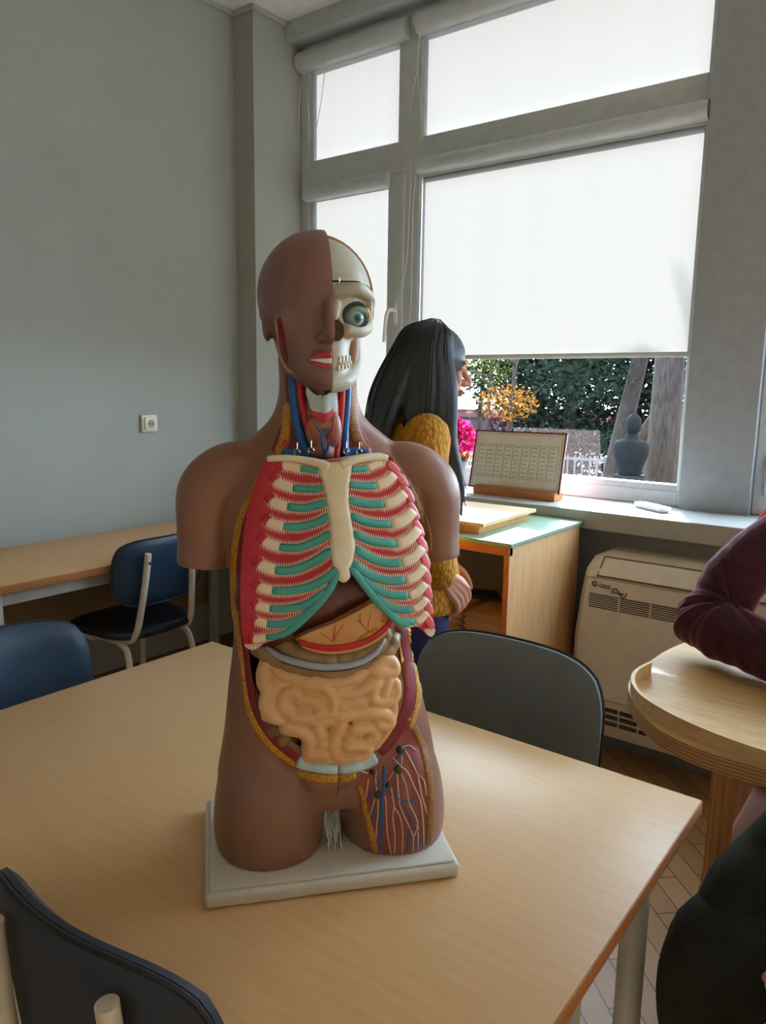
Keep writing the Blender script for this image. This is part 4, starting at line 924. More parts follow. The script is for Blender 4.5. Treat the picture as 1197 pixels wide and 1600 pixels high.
stp = sm2(cp([(590, 356), (640, 354), (705, 350), (722, 370), (713, 430), (709, 500), (716, 560), (726, 620), (734, 690), (722, 748), (711, 770), (716, 800), (695, 822), (670, 812), (664, 772), (648, 752), (641, 690), (638, 620), (634, 560), (626, 500), (612, 440), (600, 405)] + [(590, 356)]), 3)[:-1]
def sth(x, y): 
    d = min(segdist((x, y), stp[i - 1], stp[i]) for i in range(len(stp))); return .0030 * min(1, d / 4) + .0012
orient(obj('sternum', fillpoly(stp, psurf, 3, sth), BONE, plate, smooth='all', recalc=False))
rib('clavicle', psurf, [(417, 717), (440, 716), (470, 718), (500, 724), (516, 730)], [5, 5, 5.5, 6.5, 7], BONE, plate, h=.0055)
rib('clavicle', psurf, [(530, 728), (548, 720), (572, 715), (592, 714), (605, 716)], [8, 6.5, 6, 6, 5], BONE, plate, h=.0055)

# --- neck window
def on_neck(x, y): return on_body(x, y, -.03)
rib('neck_muscle', on_neck, [(455, 585), (456, 615), (458, 645), (454, 675), (447, 712)], [9, 10, 11, 18, 26], MUSC, shell, h=.001)
rib('neck_muscle', on_neck, [(548, 590), (546, 620), (546, 650), (553, 680), (566, 712)], [10, 10, 12, 16, 22], MUSC, shell, h=.001)
rib('fat_strip', on_neck, [(450, 628), (449, 650), (447, 672), (442, 695), (434, 715)], [4.5, 6.5, 7.5, 9, 8], FAT, shell, h=.003)
rib('fat_strip', on_neck, [(547, 602), (549, 630), (551, 660), (560, 690), (575, 712)], [6, 7, 8, 9, 10], FATB, shell, h=.003)
b = bmesh.new(); p, n = on_neck(446, 697); ell(b, p + n * .002, (.0045, .003, .0065)); obj('vessel_cut', b, ART, shell)
b = bmesh.new(); p, n = on_neck(560, 697); ell(b, p + n * .002, (.0045, .003, .0065)); obj('vessel_cut', b, ART, shell)
def nv(name, pts, r_, m, d=.003):
    b = bmesh.new(); P = []
    for x, y in pts:
        p, n = on_neck(x, y); P.append(p + n * d)
    tube(b, P, r_, 14, 6, True); return obj(name, b, m, shell, smooth='all')
nv('jugular_vein', [(461, 588), (462, 620), (465, 655), (471, 685), (480, 712)], .0060, VEIN, .005)
nv('carotid_artery', [(471, 592), (473, 625), (479, 660), (489, 690), (499, 714)], .0050, ART, .006)
nv('carotid_artery', [(531, 605), (530, 640), (528, 675), (524, 714)], .0048, ART, .006)
nv('jugular_vein', [(539, 603), (538, 640), (537, 675), (538, 712)], .0052, VEIN, .005)
nv('subclavian_vein', [(446, 709), (465, 709), (485, 711)], .0055, VEIN, .003)
nv('subclavian_vein', [(540, 708), (560, 706), (572, 710)], .0050, VEIN, .003)
b = bmesh.new(); tube(b, [on_neck(503, y)[0] + V((0, -.004 if y < 690 else 0, 0)) for y in (600, 640, 680, 716)], [.018, .021, .019, .0165], 24, 5); obj('trachea', b, mat('trachea_pink', (150, 112, 92), .45, rgb2=(134, 92, 74), nscale=30), shell, smooth='all')
tsurf = fsurf(lambda x, z: -.068 + .45 * abs(x + .010))
def fsh(name, poly, h, m, parent=shell, surf=tsurf):
    bm = fillpoly(sm2(poly + poly[:1], 3)[:-1], surf, 3, lambda x, y: h); ex_ = bmesh.ops.extrude_face_region(bm, geom=bm.faces[:])
    for v in [g for g in ex_['geom'] if isinstance(g, bmesh.types.BMVert)]: v.co.y += .008
    return obj(name, bm, m, parent)
fsh('thyroid_cartilage', [(480, 604), (487, 612), (496, 618), (503.5, 619), (503.5, 644), (494, 643), (487, 640), (483, 626), (479, 614)], .001, CART)
fsh('thyroid_cartilage', [(505, 619), (512, 616), (518, 610), (523, 607), (526, 614), (522, 630), (517, 641), (511, 644), (505, 646)], .001, CART)
fsh('cricoid_muscle', [(487, 641), (495, 644), (503.5, 645), (503.5, 660), (496, 655), (489, 648)], .0012, mat('crimson', (190, 36, 62), .45))
fsh('cricoid_muscle', [(505, 647), (512, 644), (520, 641), (518, 650), (511, 657), (505, 661)], .0012, MATS['crimson'])
b = bmesh.new(); ell(b, on_y(493, 672, -.050), (.013, .010, .022)); ell(b, on_y(519, 670, -.050), (.012, .010, .024)); ell(b, on_y(506, 663, -.054), (.012, .007, .010)); objm('thyroid_gland', remesh(b, .0015, 4), mat('thyroid_brown', (158, 108, 84), .42, rgb2=(142, 84, 66), nscale=50), shell, smooth='all')
b = bmesh.new()
for l, r_ in (([(496, 668), (503, 677), (504, 695), (508, 712)], .0016), ([(515, 670), (508, 677), (504, 682)], .0012), ([(514, 690), (512, 700), (509, 708)], .0014)): tube(b, [on_y(x, y, -.066 + max(0, y - 690) * .0004) for x, y in l], r_, 8, 5, True)
obj('thyroid_vein', b, VEIN, shell)
b = bmesh.new()
for l in ([(484, 660), (487, 672), (491, 684)], [(522, 655), (521, 668), (517, 680)], [(517, 676), (513, 688)]): tube(b, [on_y(x, y, -.0615) for x, y in l], .0009, 6, 4, True)
obj('thyroid_artery', b, MATS['artery_red'], shell)
HOOK = mat('hook_steel', (170, 160, 130), .25, .5, metal=.9)
for hx, hy in ((464, 707), (486, 704), (541, 705), (561, 706)):
    p = on_y(hx, hy, -.078); b = bmesh.new(); tube(b, [p + V((.0035 * math.cos(a), 0, .0035 * math.sin(a))) for a in [i * R(30) for i in range(12)]], .0008, 6); tube(b, [p + V((0, .0, .0035)), p + V((.0005, .002, .012))], .0007, 6); obj('hook', b, HOOK, ts)

# --- head: brown skin half, bony half
HX = -.008
b = bmesh.new()
ell(b, (HX - .002, .010, .775), (.0785, .094, .0825), seg=40)
eloft(b, sp([(HX, -.030, .655, .016, .050, .035), (HX, -.028, .662, .030, .062, .040), (HX, -.024, .675, .044, .068, .048), (HX, -.018, .695, .0545, .070, .055), (HX, -.012, .72, .0610, .073, .060), (HX, -.008, .75, .0650, .078, .065), (HX, -.004, .78, .0680, .080, .070)]), 44, 2.2)
tube(b, [(HX, -.082, .762), (HX, -.092, .742), (HX, -.100, .723), (HX, -.092, .717)], [.008, .0085, .0095, .007], 16, 5, True)
for s in (-1, 1):
    ell(b, (HX + s * .010, -.090, .717), (.008, .009, .0065)); ell(b, (HX + s * .033, -.050, .735), (.030, .024, .030))
ell(b, (HX, -.084, .697), (.022, .009, .005)); ell(b, (HX, -.083, .687), (.019, .009, .006)); ell(b, (HX, -.084, .668), (.016, .010, .012))
for s in (-1, 1):
    M_ = Matrix.Rotation(s * R(20), 3, 'Z'); yq, xq, zq = ((.050, .0735, .764) if s > 0 else (-.006, .0685, .740)); ell(b, (HX + s * xq, yq, zq - .002), (.006, .015, .024), M_); ell(b, (HX + s * (xq + .002), yq + .004, zq + .010), (.008, .012, .013), M_)
head0 = remesh(b, .0022, 9, .55)
hb = bvh_of(head0)
def on_head(x, y):
    h, n, i, d = hb.ray_cast(eL, rL(x, y))
    if h is None: h, n, i, d = hb.find_nearest(on_y(x, y, -.04))
    return h, n
XS = HX + .003
cq = bmesh.new(); box(cq, (XS, -.2, .60), (.2, .022, .90))
TAN = mat('cut_edge_tan', (168, 126, 92), .5)
cm = boolean(head0.copy(), [cq], 'DIFFERENCE', [SCALP, TAN], TAN)
o = bpy.data.objects.new('head', cm); col.objects.link(o); o.parent = ts; head = o
cm.polygons.foreach_set('use_smooth', [True] * len(cm.polygons)); cm.set_sharp_from_angle(angle=R(40))
# skull half
b = bmesh.new()
ell(b, (HX, .004, .772), (.0665, .083, .0745), seg=40)
ell(b, (HX, -.030, .775), (.058, .052, .055), seg=32)
eloft(b, sp([(HX, -.030, .655, .018, .046, .02), (HX, -.030, .664, .026, .052, .02), (HX, -.028, .680, .031, .054, .03), (HX, -.026, .700, .032, .054, .03), (HX, -.022, .715, .035, .055, .035), (HX, -.018, .728, .042, .056, .04), (HX, -.014, .745, .050, .062, .04), (HX, -.010, .765, .055, .068, .04)]), 40, 2.3)
for s in (-1, 1):
    tube(b, [(HX + s * .024, -.070, .728), (HX + s * .042, -.058, .729), (HX + s * .055, -.038, .734), (HX + s * .061, -.006, .742)], [.009, .0095, .008, .006], 14, 5, True)       # cheek bone
    tube(b, [(HX + s * .055, -.042, .737), (HX + s * .055, -.048, .755), (HX + s * .053, -.052, .770)], [.007, .0055, .0065], 12, 5, True)                                        # orbital edge
    tube(b, [(HX + s * .010, -.079, .772), (HX + s * .034, -.078, .777), (HX + s * .053, -.056, .771)], [.009, .009, .0075], 12, 5, True)                                       # brow
    tube(b, [(HX + s * .045, -.006, .735), (HX + s * .046, -.010, .702), (HX + s * .040, -.024, .682), (HX + s * .022, -.060, .667), (HX, -.073, .664)], [.0075, .008, .0095, .012, .013], 14, 6, True)  # jaw
    tube(b, [(HX + s * .010, -.066, .768), (HX + s * .007, -.082, .750), (HX + s * .006, -.088, .742)], [.008, .006, .005], 12, 4, True)                                        # nasal bone
skull0 = remesh(b, .0020, 3, .5)
sb = bvh_of(skull0)
def on_skull(x, y):
    h, n, i, d = sb.ray_cast(eL, rL(x, y))
    if h is None: h, n, i, d = sb.find_nearest(on_y(x, y, -.05))
    return h, n
SOCK = mat('socket_purple', (112, 92, 108), .6, .2)
op, on_ = on_skull(553, 492); npt, nn_ = on_skull(529, 513)
c1 = bmesh.new(); ell(c1, op + V((.001, .006, 0)), (.0215, .027, .0175), seg=24)
c2 = bmesh.new(); ell(c2, npt + V((-.004, .004, -.003)), (.0115, .020, .0140), seg=20); 
c3 = bmesh.new(); ell(c3, npt + V((-.007, .004, .012)), (.0075, .018, .016), seg=20)
c4 = bmesh.new(); box(c4, (-.3, -.3, .5), (XS + .0008, .3, 1.0))
sk = boolean(skull0.copy(), [c1, c2, c3, c4], 'DIFFERENCE', [SKULLB, SOCK], SOCK)
zc_ = on_skull(545, 440)[0].z
lo = bmesh.new(); box(lo, (-.3, -.3, zc_ - .0008), (.3, .3, 1.1)); hi = bmesh.new(); box(hi, (-.3, -.3, .4), (.3, .3, zc_ + .0012))
def fin(name, me, parent):
    o = bpy.data.objects.new(name, me); col.objects.link(o); o.parent = parent; me.polygons.foreach_set('use_smooth', [True] * len(me.polygons)); me.set_sharp_from_angle(angle=R(40)); return o
s1 = boolean(sk.copy(), [lo], 'DIFFERENCE', [SKULLB, SOCK], SKULLB); skull = fin('skull', s1, ts)
s2 = boolean(sk.copy(), [hi], 'DIFFERENCE', [SKULLB, SOCK], SKULLB); fin('skull_cap', s2, ts)
b = bmesh.new(); ell(b, (HX, .004, zc_ + .0002), (.066, .079, .0006)); 
for v in b.verts:
    if v.co.x < XS + .001: v.co.x = XS + .001
obj('cut_gap', b, DARK, skull)
b = bmesh.new(); p = on_skull(530, 440)[0]; tube(b, [p + V((0, -.0012, -.004)), p + V((0, -.0012, .004))], .0007, 6); obj('pin', b, HOOK, skull)
EYEW = mat('eyeball_blue', (150, 178, 182), .25, .6)
ec = op + V((.001, .004, -.003)); b = bmesh.new(); ell(b, ec, (.0125, .0125, .0115), seg=28); eye = obj('eyeball', b, EYEW, skull)
vd = (eL - ec).normalized()
gd = V((.22, -.95, -.10)).normalized()
Mx = gd.to_track_quat('Z', 'Y').to_matrix()
b = bmesh.new(); ell(b, ec + gd * .0118, (.0052, .0052, .0016), Mx, 20); obj('iris', b, mat('iris_blue', (52, 96, 118), .2), eye)
b = bmesh.new(); ell(b, ec + gd * .0127, (.0024, .0024, .0012), Mx, 16); obj('pupil', b, mat('pupil', (14, 20, 28), .15), eye)
b = bmesh.new(); tube(b, [on_skull(548, 485)[0] + V((0, .003, 0)), ec + V((.002, -.008, .010)), ec + V((.012, -.006, .008)), ec + V((.017, -.002, .001))], [.0022, .0032, .0034, .0024], 10, 5, True); obj('eye_muscle', b, mat('gland_teal', (116, 168, 168), .4, rgb2=(150, 176, 150), nscale=60), skull)
b = bmesh.new(); tube(b, [ec + V((.014, -.006, .010)), ec + V((.017, -.003, .004)), ec + V((.018, 0, -.004))], [.003, .0035, .002], 10, 4, True); obj('tear_gland', b, mat('gland_tan', (190, 160, 110), .45), skull)
# teeth of the skull
TOOTH = mat('tooth', (226, 220, 204), .3, .5)
def tooth(x, y, w, h, parent, surf):
    p, n = surf(x, y); b = bmesh.new(); ell(b, p + n * .0006, (w * .00085, .0025, h * .00085), seg=12); return obj('tooth', b, TOOTH, parent)
for i in range(5): tooth(530.5 + i * 5.2 - .12 * i * i, 562 - i * .6, 2.5, 5.5, skull, on_skull); tooth(529 + i * 5.3 - .15 * i * i, 575 - i * 1.6, 2.3, 4.8, skull, on_skull)
b = bmesh.new(); ribbon(b, on_skull, [(527, 569), (538, 567.5), (552, 564)], .7, h=.0006, off=.0004); orient(obj('tooth_gap', b, mat('gap_brown', (110, 88, 66), .6), skull))
b = bmesh.new(); tube(b, [(.026, -.020, .740), (.030, -.016, .715), (.029, -.020, .686)], [.012, .012, .009], 16, 5, True); obj('jaw_muscle', b, mat('jaw_muscle_tan', (150, 112, 76), .5), skull, smooth='all')
# lips and teeth on the brown half, cut edge, ear cutaway
LIP = mat('lip_pink', (176, 54, 80), .35, .5)
rib('upper_lip', on_head, [(481, 561), (491, 557.5), (503, 555), (512, 554.5), (518, 555)], [1.2, 3, 4, 4.4, 4], LIP, head, h=.0025)
rib('lower_lip', on_head, [(481, 564), (492, 569), (504, 572), (513, 572), (517, 570)], [1, 2.6, 3.2, 3.4, 3], LIP, head, h=.0025)
rib('front_teeth', on_head, [(484, 562.5), (497, 562.5), (508, 563.5), (518, 563.5)], [.8, 2.8, 4.2, 4.8], TOOTH, head, h=.0012, off=.0006)
rib('ear_cutaway', on_head, [(436, 496), (440, 520), (443, 545), (449, 568)], [3.5, 6, 5.5, 3], MUSC, head, h=.0012)
rib('ear_cutaway_edge', on_head, [(432, 500), (435, 525), (438, 550), (446, 572), (458, 582)], 1.3, mat('edge_yellow', (186, 158, 100), .5), head, h=.0016)

# --- crumpled clear film between the thighs
rnd = random.Random(11); fm = mat('clear_film', (236, 238, 236), .22, .8, metal=.2)
b = bmesh.new(); grid = {}
p0 = V((.003, -.055, .0255))
for i in range(9):
    for j in range(16): grid[i, j] = b.verts.new((.011 - .014 + .018 * i / 8 + rnd.uniform(-.0016, .0016), -.060 + .05 * (j / 15) ** 1.2 + rnd.uniform(-.0035, .0035) + .010 * (i % 2), .026 + .058 * j / 15 + rnd.uniform(-.001, .001) * (j > 0)))
for i in range(8):
    for j in range(15): b.faces.new((grid[i, j], grid[i + 1, j], grid[i + 1, j + 1], grid[i, j + 1]))
wm = obj('plastic_wrap', b, fm, None, smooth=False); so_ = wm.modifiers.new('s', 'SOLIDIFY'); so_.thickness = .0008
wm.location = TO; wm.rotation_euler.z = TRZ; tag(wm, 'crumpled shiny clear plastic wrap between the thighs of the torso model', 'plastic wrap')
#PART4
# ------------------------------------------------------------------ people
HSKIN = mat('human_skin', (206, 150, 124), .5, .4, rgb2=(196, 138, 112), nscale=14)
def chains(b, lst, segs=20):
    for pts, r_ in lst: tube(b, pts, r_, segs, 5, True)
def hand_chains(w, d, side, n, curl=1.0, L=.085, spread=.018):
    """palm and five fingers: w wrist, d finger direction, side = across towards the thumb, n = palm normal (fingers curl to n)"""
    w, d, side, n = V(w), V(d).normalized(), V(side).normalized(), V(n).normalized(); out = []
    k = w + d * .085
    for i, o in enumerate((-1, -.33, .33, 1)):
        out.append(([w + side * o * .010, w + d * .045 + side * o * .022, k + side * o * .027], [.015, .0135, .0105]))
        l = L * (.74, .92, 1, .88)[i]; p = k + side * o * .027; q1 = p + (d * math.cos(.5 * curl) + n * math.sin(.5 * curl)) * l * .45; q2 = q1 + (d * math.cos(1.2 * curl) + n * math.sin(1.2 * curl)) * l * .32; q3 = q2 + (d * math.cos(1.7 * curl) + n * math.sin(1.7 * curl)) * l * .25
        out.append(([p, q1, q2, q3], [.0098, .0088, .0078, .0066]))
    t0 = w + d * .025 + side * .018; t1 = t0 + d * .030 + side * .022 + n * .010; t2 = t1 + d * .032 + side * .006 + n * .010; t3 = t2 + d * .022 + n * .008
    out.append(([t0, t1, t2, t3], [.014, .0115, .0100, .0080])); return out
def head_shapes(b, c, f, u, s=1.0):
    """face with nose, lips, chin, brows and ears; c head centre, f forward, u up"""
    c, f, u = V(c), V(f).normalized(), V(u).normalized(); r_ = f.cross(u).normalized(); M_ = Matrix((r_, f, u)).transposed()
    def P(x, y, z): return c + M_ @ V((x * s, y * s, z * s))
    def E_(p, r, seg=20): ell(b, P(*p), tuple(q * s for q in r), M_, seg)
    E_((0, -.008, .030), (.074, .092, .085), 32); E_((0, .022, -.030), (.058, .066, .070), 28); E_((0, .050, -.078), (.030, .034, .030)); E_((0, .074, -.094), (.016, .016, .014))
    tube(b, [P(0, .086, .022), P(0, .096, .002), P(0, .112, -.022), P(0, .094, -.032)], [.008 * s, .009 * s, .0115 * s, .008 * s], 14, 5, True)
    for k in (-1, 1):
        E_((k * .010, .097, -.028), (.008, .010, .007), 14); E_((k * .030, .078, .030), (.022, .012, .008), 16); E_((k * .030, .074, .012), (.014, .010, .008), 16); E_((k * .036, .062, -.018), (.022, .020, .022), 16)
        E_((k * .074, -.008, -.004), (.008, .018, .030), 16)
        tube(b, [P(k * .050, .0, -.050), P(k * .040, .040, -.078), P(k * .015, .070, -.092)], [.016 * s, .016 * s, .014 * s], 12, 4, True)
    E_((0, .093, -.052), (.022, .010, .006), 14); E_((0, .091, -.064), (.019, .010, .007), 14); return P

# -- woman at the window
WO = V((-1.264, 1.820, 0)); WRZ = R(-44)
b = bmesh.new()
eloft(b, sp([(0, -.01, .74, .150, .10, .12), (0, -.01, .82, .160, .10, .125), (0, 0, .92, .140, .085, .10), (0, .005, 1.02, .118, .085, .085), (0, .005, 1.12, .130, .095, .090), (0, 0, 1.22, .148, .10, .085), (0, -.005, 1.29, .150, .075, .075), (0, -.01, 1.335, .10, .055, .06), (0, .0, 1.36, .05, .045, .045)]), 40, 2.2)
chains(b, [([(0, -.005, 1.33), (0, .008, 1.38), (0, .022, 1.43)], [.052, .047, .047]),
           ([(.135, -.005, 1.285), (.175, -.02, 1.18), (.190, -.03, 1.05)], [.055, .046, .038]), ([(.190, -.03, 1.05), (.172, .01, .96), (.150, .050, .895)], [.038, .034, .024]),
           ([(-.135, -.005, 1.285), (-.175, .0, 1.17), (-.185, .03, 1.05)], [.055, .046, .038]), ([(-.185, .03, 1.05), (-.185, .09, .95), (-.18, .14, .865)], [.038, .034, .024]),
           ([(.080, -.005, .80), (.085, .0, .62), (.085, .0, .46)], [.088, .072, .056]), ([(.085, 0, .46), (.088, -.01, .30), (.09, -.02, .08)], [.056, .052, .036]), ([(.09, -.03, .04), (.09, .06, .03), (.092, .13, .025)], [.036, .034, .026]),
           ([(-.080, -.005, .80), (-.085, .0, .62), (-.085, .0, .46)], [.088, .072, .056]), ([(-.085, 0, .46), (-.088, -.01, .30), (-.09, -.02, .08)], [.056, .052, .036]), ([(-.09, -.03, .04), (-.09, .06, .03), (-.092, .13, .025)], [.036, .034, .026])])
chains(b, hand_chains((.150, .052, .893), (-.10, .62, -.62), (-.25, .55, .55), (-.35, -.62, -.55), 1.05, .082), 12)
chains(b, hand_chains((-.18, .14, .865), (.0, .35, -.94), (.2, .9, .3), (.95, -.1, 0), .6, .082), 12)
HF = V((.0, .985, -.17)); HU = V((0, .17, .985)); HC = V((0, .045, 1.485))
HP = head_shapes(b, HC, HF, HU, .97)
wme = remesh(b, .0036, 3, .5); wom = objm('person', wme, HSKIN, smooth='all'); wom.location = WO; wom.scale = (.980, .980, .980); wom.rotation_euler.z = WRZ
tag(wom, 'woman with long black hair in a mustard sweater standing by the window', 'person')
b = bmesh.new()
eloft(b, sp([(0, -.01, .775, .172, .118, .142), (0, -.01, .80, .180, .124, .148), (0, -.005, .88, .172, .118, .135), (0, .0, .98, .150, .112, .115), (0, .005, 1.10, .152, .120, .115), (0, 0, 1.22, .168, .122, .108), (0, -.005, 1.295, .165, .095, .095), (0, -.01, 1.345, .105, .070, .075), (0, .0, 1.372, .064, .058, .056)]), 44, 2.2)
chains(b, [([(.140, -.005, 1.290), (.187, -.02, 1.18), (.200, -.03, 1.06), (.197, -.015, 1.00)], [.070, .064, .060, .062]), ([(.199, -.03, 1.06), (.186, .008, .975), (.164, .030, .918)], [.060, .061, .058]), ([(.166, .028, .925), (.154, .046, .897)], [.050, .042]),
           ([(-.140, -.005, 1.290), (-.187, .0, 1.17), (-.195, .03, 1.05)], [.070, .064, .058]), ([(-.195, .03, 1.05), (-.19, .08, .96), (-.185, .12, .90)], [.058, .058, .046])])
def knit_mat():
    m = bpy.data.materials.new('mustard_knit'); m.use_nodes = True; t = m.node_tree; bs = t.nodes['Principled BSDF']; tc = t.nodes.new('ShaderNodeTexCoord'); mp = t.nodes.new('ShaderNodeMapping'); mp.inputs['Scale'].default_value = (1, 1, .6)
    vo = t.nodes.new('ShaderNodeTexVoronoi'); vo.inputs['Scale'].default_value = 85; cr = t.nodes.new('ShaderNodeValToRGB'); cr.color_ramp.elements[0].color = (*lin((206, 146, 34)), 1); cr.color_ramp.elements[1].color = (*lin((150, 94, 14)), 1)
    bp = t.nodes.new('ShaderNodeBump'); bp.inputs['Strength'].default_value = .8; bp.inputs['Distance'].default_value = .006; bp.invert = True
    t.links.new(tc.outputs['Object'], mp.inputs[0]); t.links.new(mp.outputs[0], vo.inputs[0]); t.links.new(vo.outputs['Distance'], cr.inputs[0]); t.links.new(cr.outputs[0], bs.inputs['Base Color']); t.links.new(vo.outputs['Distance'], bp.inputs['Height']); t.links.new(bp.outputs[0], bs.inputs['Normal']); bs.inputs['Roughness'].default_value = .85; return m
objm('sweater', remesh(b, .005, 5), knit_mat(), wom, smooth='all')
b = bmesh.new()
eloft(b, sp([(0, -.01, .76, .160, .108, .132), (0, -.01, .80, .164, .110, .132), (0, -.01, .86, .158, .104, .126)]), 40, 2.2)
for s in (-1, 1): chains(b, [([(s * .078, -.008, .80), (s * .086, .0, .62), (s * .088, .0, .46), (s * .090, -.012, .28), (s * .092, -.022, .10)], [.098, .086, .070, .064, .060])])
objm('trousers', remesh(b, .006, 4), mat('navy_trousers', (44, 46, 84), .75, .2, bump=.2, bscale=700), wom, smooth='all')
for s in (-1, 1):
    b = bmesh.new(); chains(b, [([(s * .09, -.035, .045), (s * .09, .05, .04), (s * .092, .13, .035)], [.042, .040, .032])]); ell(b, (s * .091, .045, .012), (.045, .125, .012)); objm('shoe', remesh(b, .005, 3), mat('black_shoe', (26, 26, 28), .5), wom, smooth='all')
# hair: cap and long locks
rnd = random.Random(21); hm = mat('black_hair', (46, 52, 60), .42, .5, rgb2=(28, 31, 37), nscale=30, nstretch=(12, 12, .6), bump=.6, bscale=60, bstretch=(14, 14, .6))
b = bmesh.new()
HM = Matrix((HF.cross(HU), HF, HU)).transposed()
ell(b, HC + HM @ V((0, -.016, .034)), (.086, .100, .092), HM, 36)
def scalp(az, el):
    p = V((.084 * math.cos(el) * math.sin(az), .012 * 0 - .016 + .096 * math.cos(el) * math.cos(az), .036 + .088 * math.sin(el))); return HC + HM @ p
locks = []
for i in range(120):
    az = rnd.uniform(R(72), R(288)); right = az < R(180)
    ang = math.degrees(az)
    p0 = scalp(az * .9 + R(18), R(78)); p1 = scalp(az, R(38)); p2 = scalp(az, R(2)); o = p2 - HC; o.z = 0; on__ = o.normalized()
    if ang < 125:      # right side, falls in front of the shoulder
        t_ = (ang - 72) / 53; end = V((.150 - .03 * t_, .105 - .10 * t_ + rnd.uniform(-.015, .02), 1.06 + .05 * rnd.random() + .06 * t_)); mid = V((.125 - .02 * t_, .075 - .13 * t_, 1.30))
    elif 240 < ang:
        t_ = (288 - ang) / 48; end = V((-.140, .10 - .10 * t_, 1.08 + .05 * rnd.random())); mid = V((-.120, .08 - .10 * t_, 1.30))
    else:
        t_ = (ang - 180) / 60; end = V((-.12 * t_ + rnd.uniform(-.02, .02), -.155 - .02 * rnd.random() + .03 * abs(t_), 1.02 + .09 * rnd.random())); mid = V((-.115 * t_, -.150 + .035 * abs(t_), 1.28))
    p3 = p2.lerp(mid, .45) + on__ * .020
    locks.append(([p0, p1, p2, p3, mid, mid.lerp(end, .6), end], [.010, .015, .017, .018, .018, .013, .003]))
for pts, r_ in locks: tube(b, pts, r_, 8, 5)
objm('hair', remesh(b, .0045, 2, .5), hm, wom, smooth='all')
b = bmesh.new()
for i in range(90):
    pts, r_ = locks[i]; j = V((rnd.uniform(-.014, .014), rnd.uniform(-.014, .014), 0)); o = [(p + j * (k / 4) + (p - HC).normalized() * .016 * (1 if k < 4 else .3)) for k, p in enumerate(pts)]; tube(b, o, [.001, .002, .0022, .0022, .0022, .002, .0006], 5, 5)
obj('hair_strands', b, hm, wom)
for s in (-1, 1):
    b = bmesh.new(); ell(b, HP(s * .030, .0785, .012), (.0105, .004, .0035), seg=12); obj('eyelashes', b, mat('lash_dark', (30, 22, 20), .6), wom)
b = bmesh.new(); tube(b, [HP(-.018, .100, -.058), HP(0, .104, -.056), HP(.018, .100, -.058)], [.002, .0045, .002], 10, 4, True); obj('lips', b, mat('human_lips', (176, 84, 82), .4), wom)

# -- seated person with folded arms at the rimmed table
PO = V((-.10, 2.28, 0)); PRZ = R(180)
def to_local(loc, rz): 
    M_ = inv_of(loc, rz); return lambda x, y, z: M_ @ V((x, y, z))
G = to_local(PO, PRZ)
def seated(name, label, A, cloth, arms, hands, head=True, legs=None, hair=None, skin=HSKIN, spine=None, trousers=None, loc=None, rz=0, shoulders=None):
    b = bmesh.new(); hip, chest, neck, hc = spine
    def body(b, g):
        ax = (shoulders[1] - shoulders[0]).normalized()
        tube(b, [hip + V((0, 0, -.04)), hip.lerp(chest, .5), chest, neck + V((0, 0, -.07)), neck], [.135 * g, .130 * g, .140 * g, .105 * g, .062 * g], 28, 6, True)
        for s_ in shoulders: tube(b, [neck + V((0, 0, -.07)), s_], [.085 * g, .062 * g], 20, 0, True)
    body(b, .92)
    chains(b, arms['skin']); 
    for h_ in hands: chains(b, h_, 12)
    chains(b, [([neck, neck.lerp(hc, .5), hc], [.055, .052, .052])])
    HPf = head_shapes(b, hc + V((0, 0, .06)), A, V((0, 0, 1)))
    chains(b, [(p, [q * .86 for q in r_]) for p, r_ in legs])
    o = objm('person', remesh(b, .0045, 3), skin, smooth='all'); o.location = loc; o.rotation_euler.z = rz; tag(o, label, 'person')
    b = bmesh.new(); body(b, 1.06); chains(b, arms['cloth']); objm(name, remesh(b, .0045, 4), cloth, o, smooth='all')
    b = bmesh.new(); chains(b, legs); objm('trousers', remesh(b, .006, 4), trousers, o, smooth='all')
    b = bmesh.new(); c = hc + V((0, 0, .075)); ell(b, c - V(A).normalized() * .018 + V((0, 0, .02)), (.086, .098, .090)); objm('hair', remesh(b, .006, 2), hair, o, smooth='all')
    return o
def velour():
    m = mat('maroon_velour', (70, 36, 48), .8, .2, rgb2=(54, 28, 38), nscale=30, bump=.3, bscale=400)
    bs = m.node_tree.nodes['Principled BSDF']; bs.inputs['Sheen Weight'].default_value = .9; bs.inputs['Sheen Roughness'].default_value = .35; bs.inputs['Sheen Tint'].default_value = (.75, .30, .38, 1); return m
el_r = G(-.470, 1.955, .822); sh_r = G(-.325, 2.165, 1.045); wr_r = G(-.13, 1.800, .80); sh_l = G(.16, 2.22, 1.06); el_l = G(.26, 1.96, .815); wr_l = G(-.02, 1.87, .815)
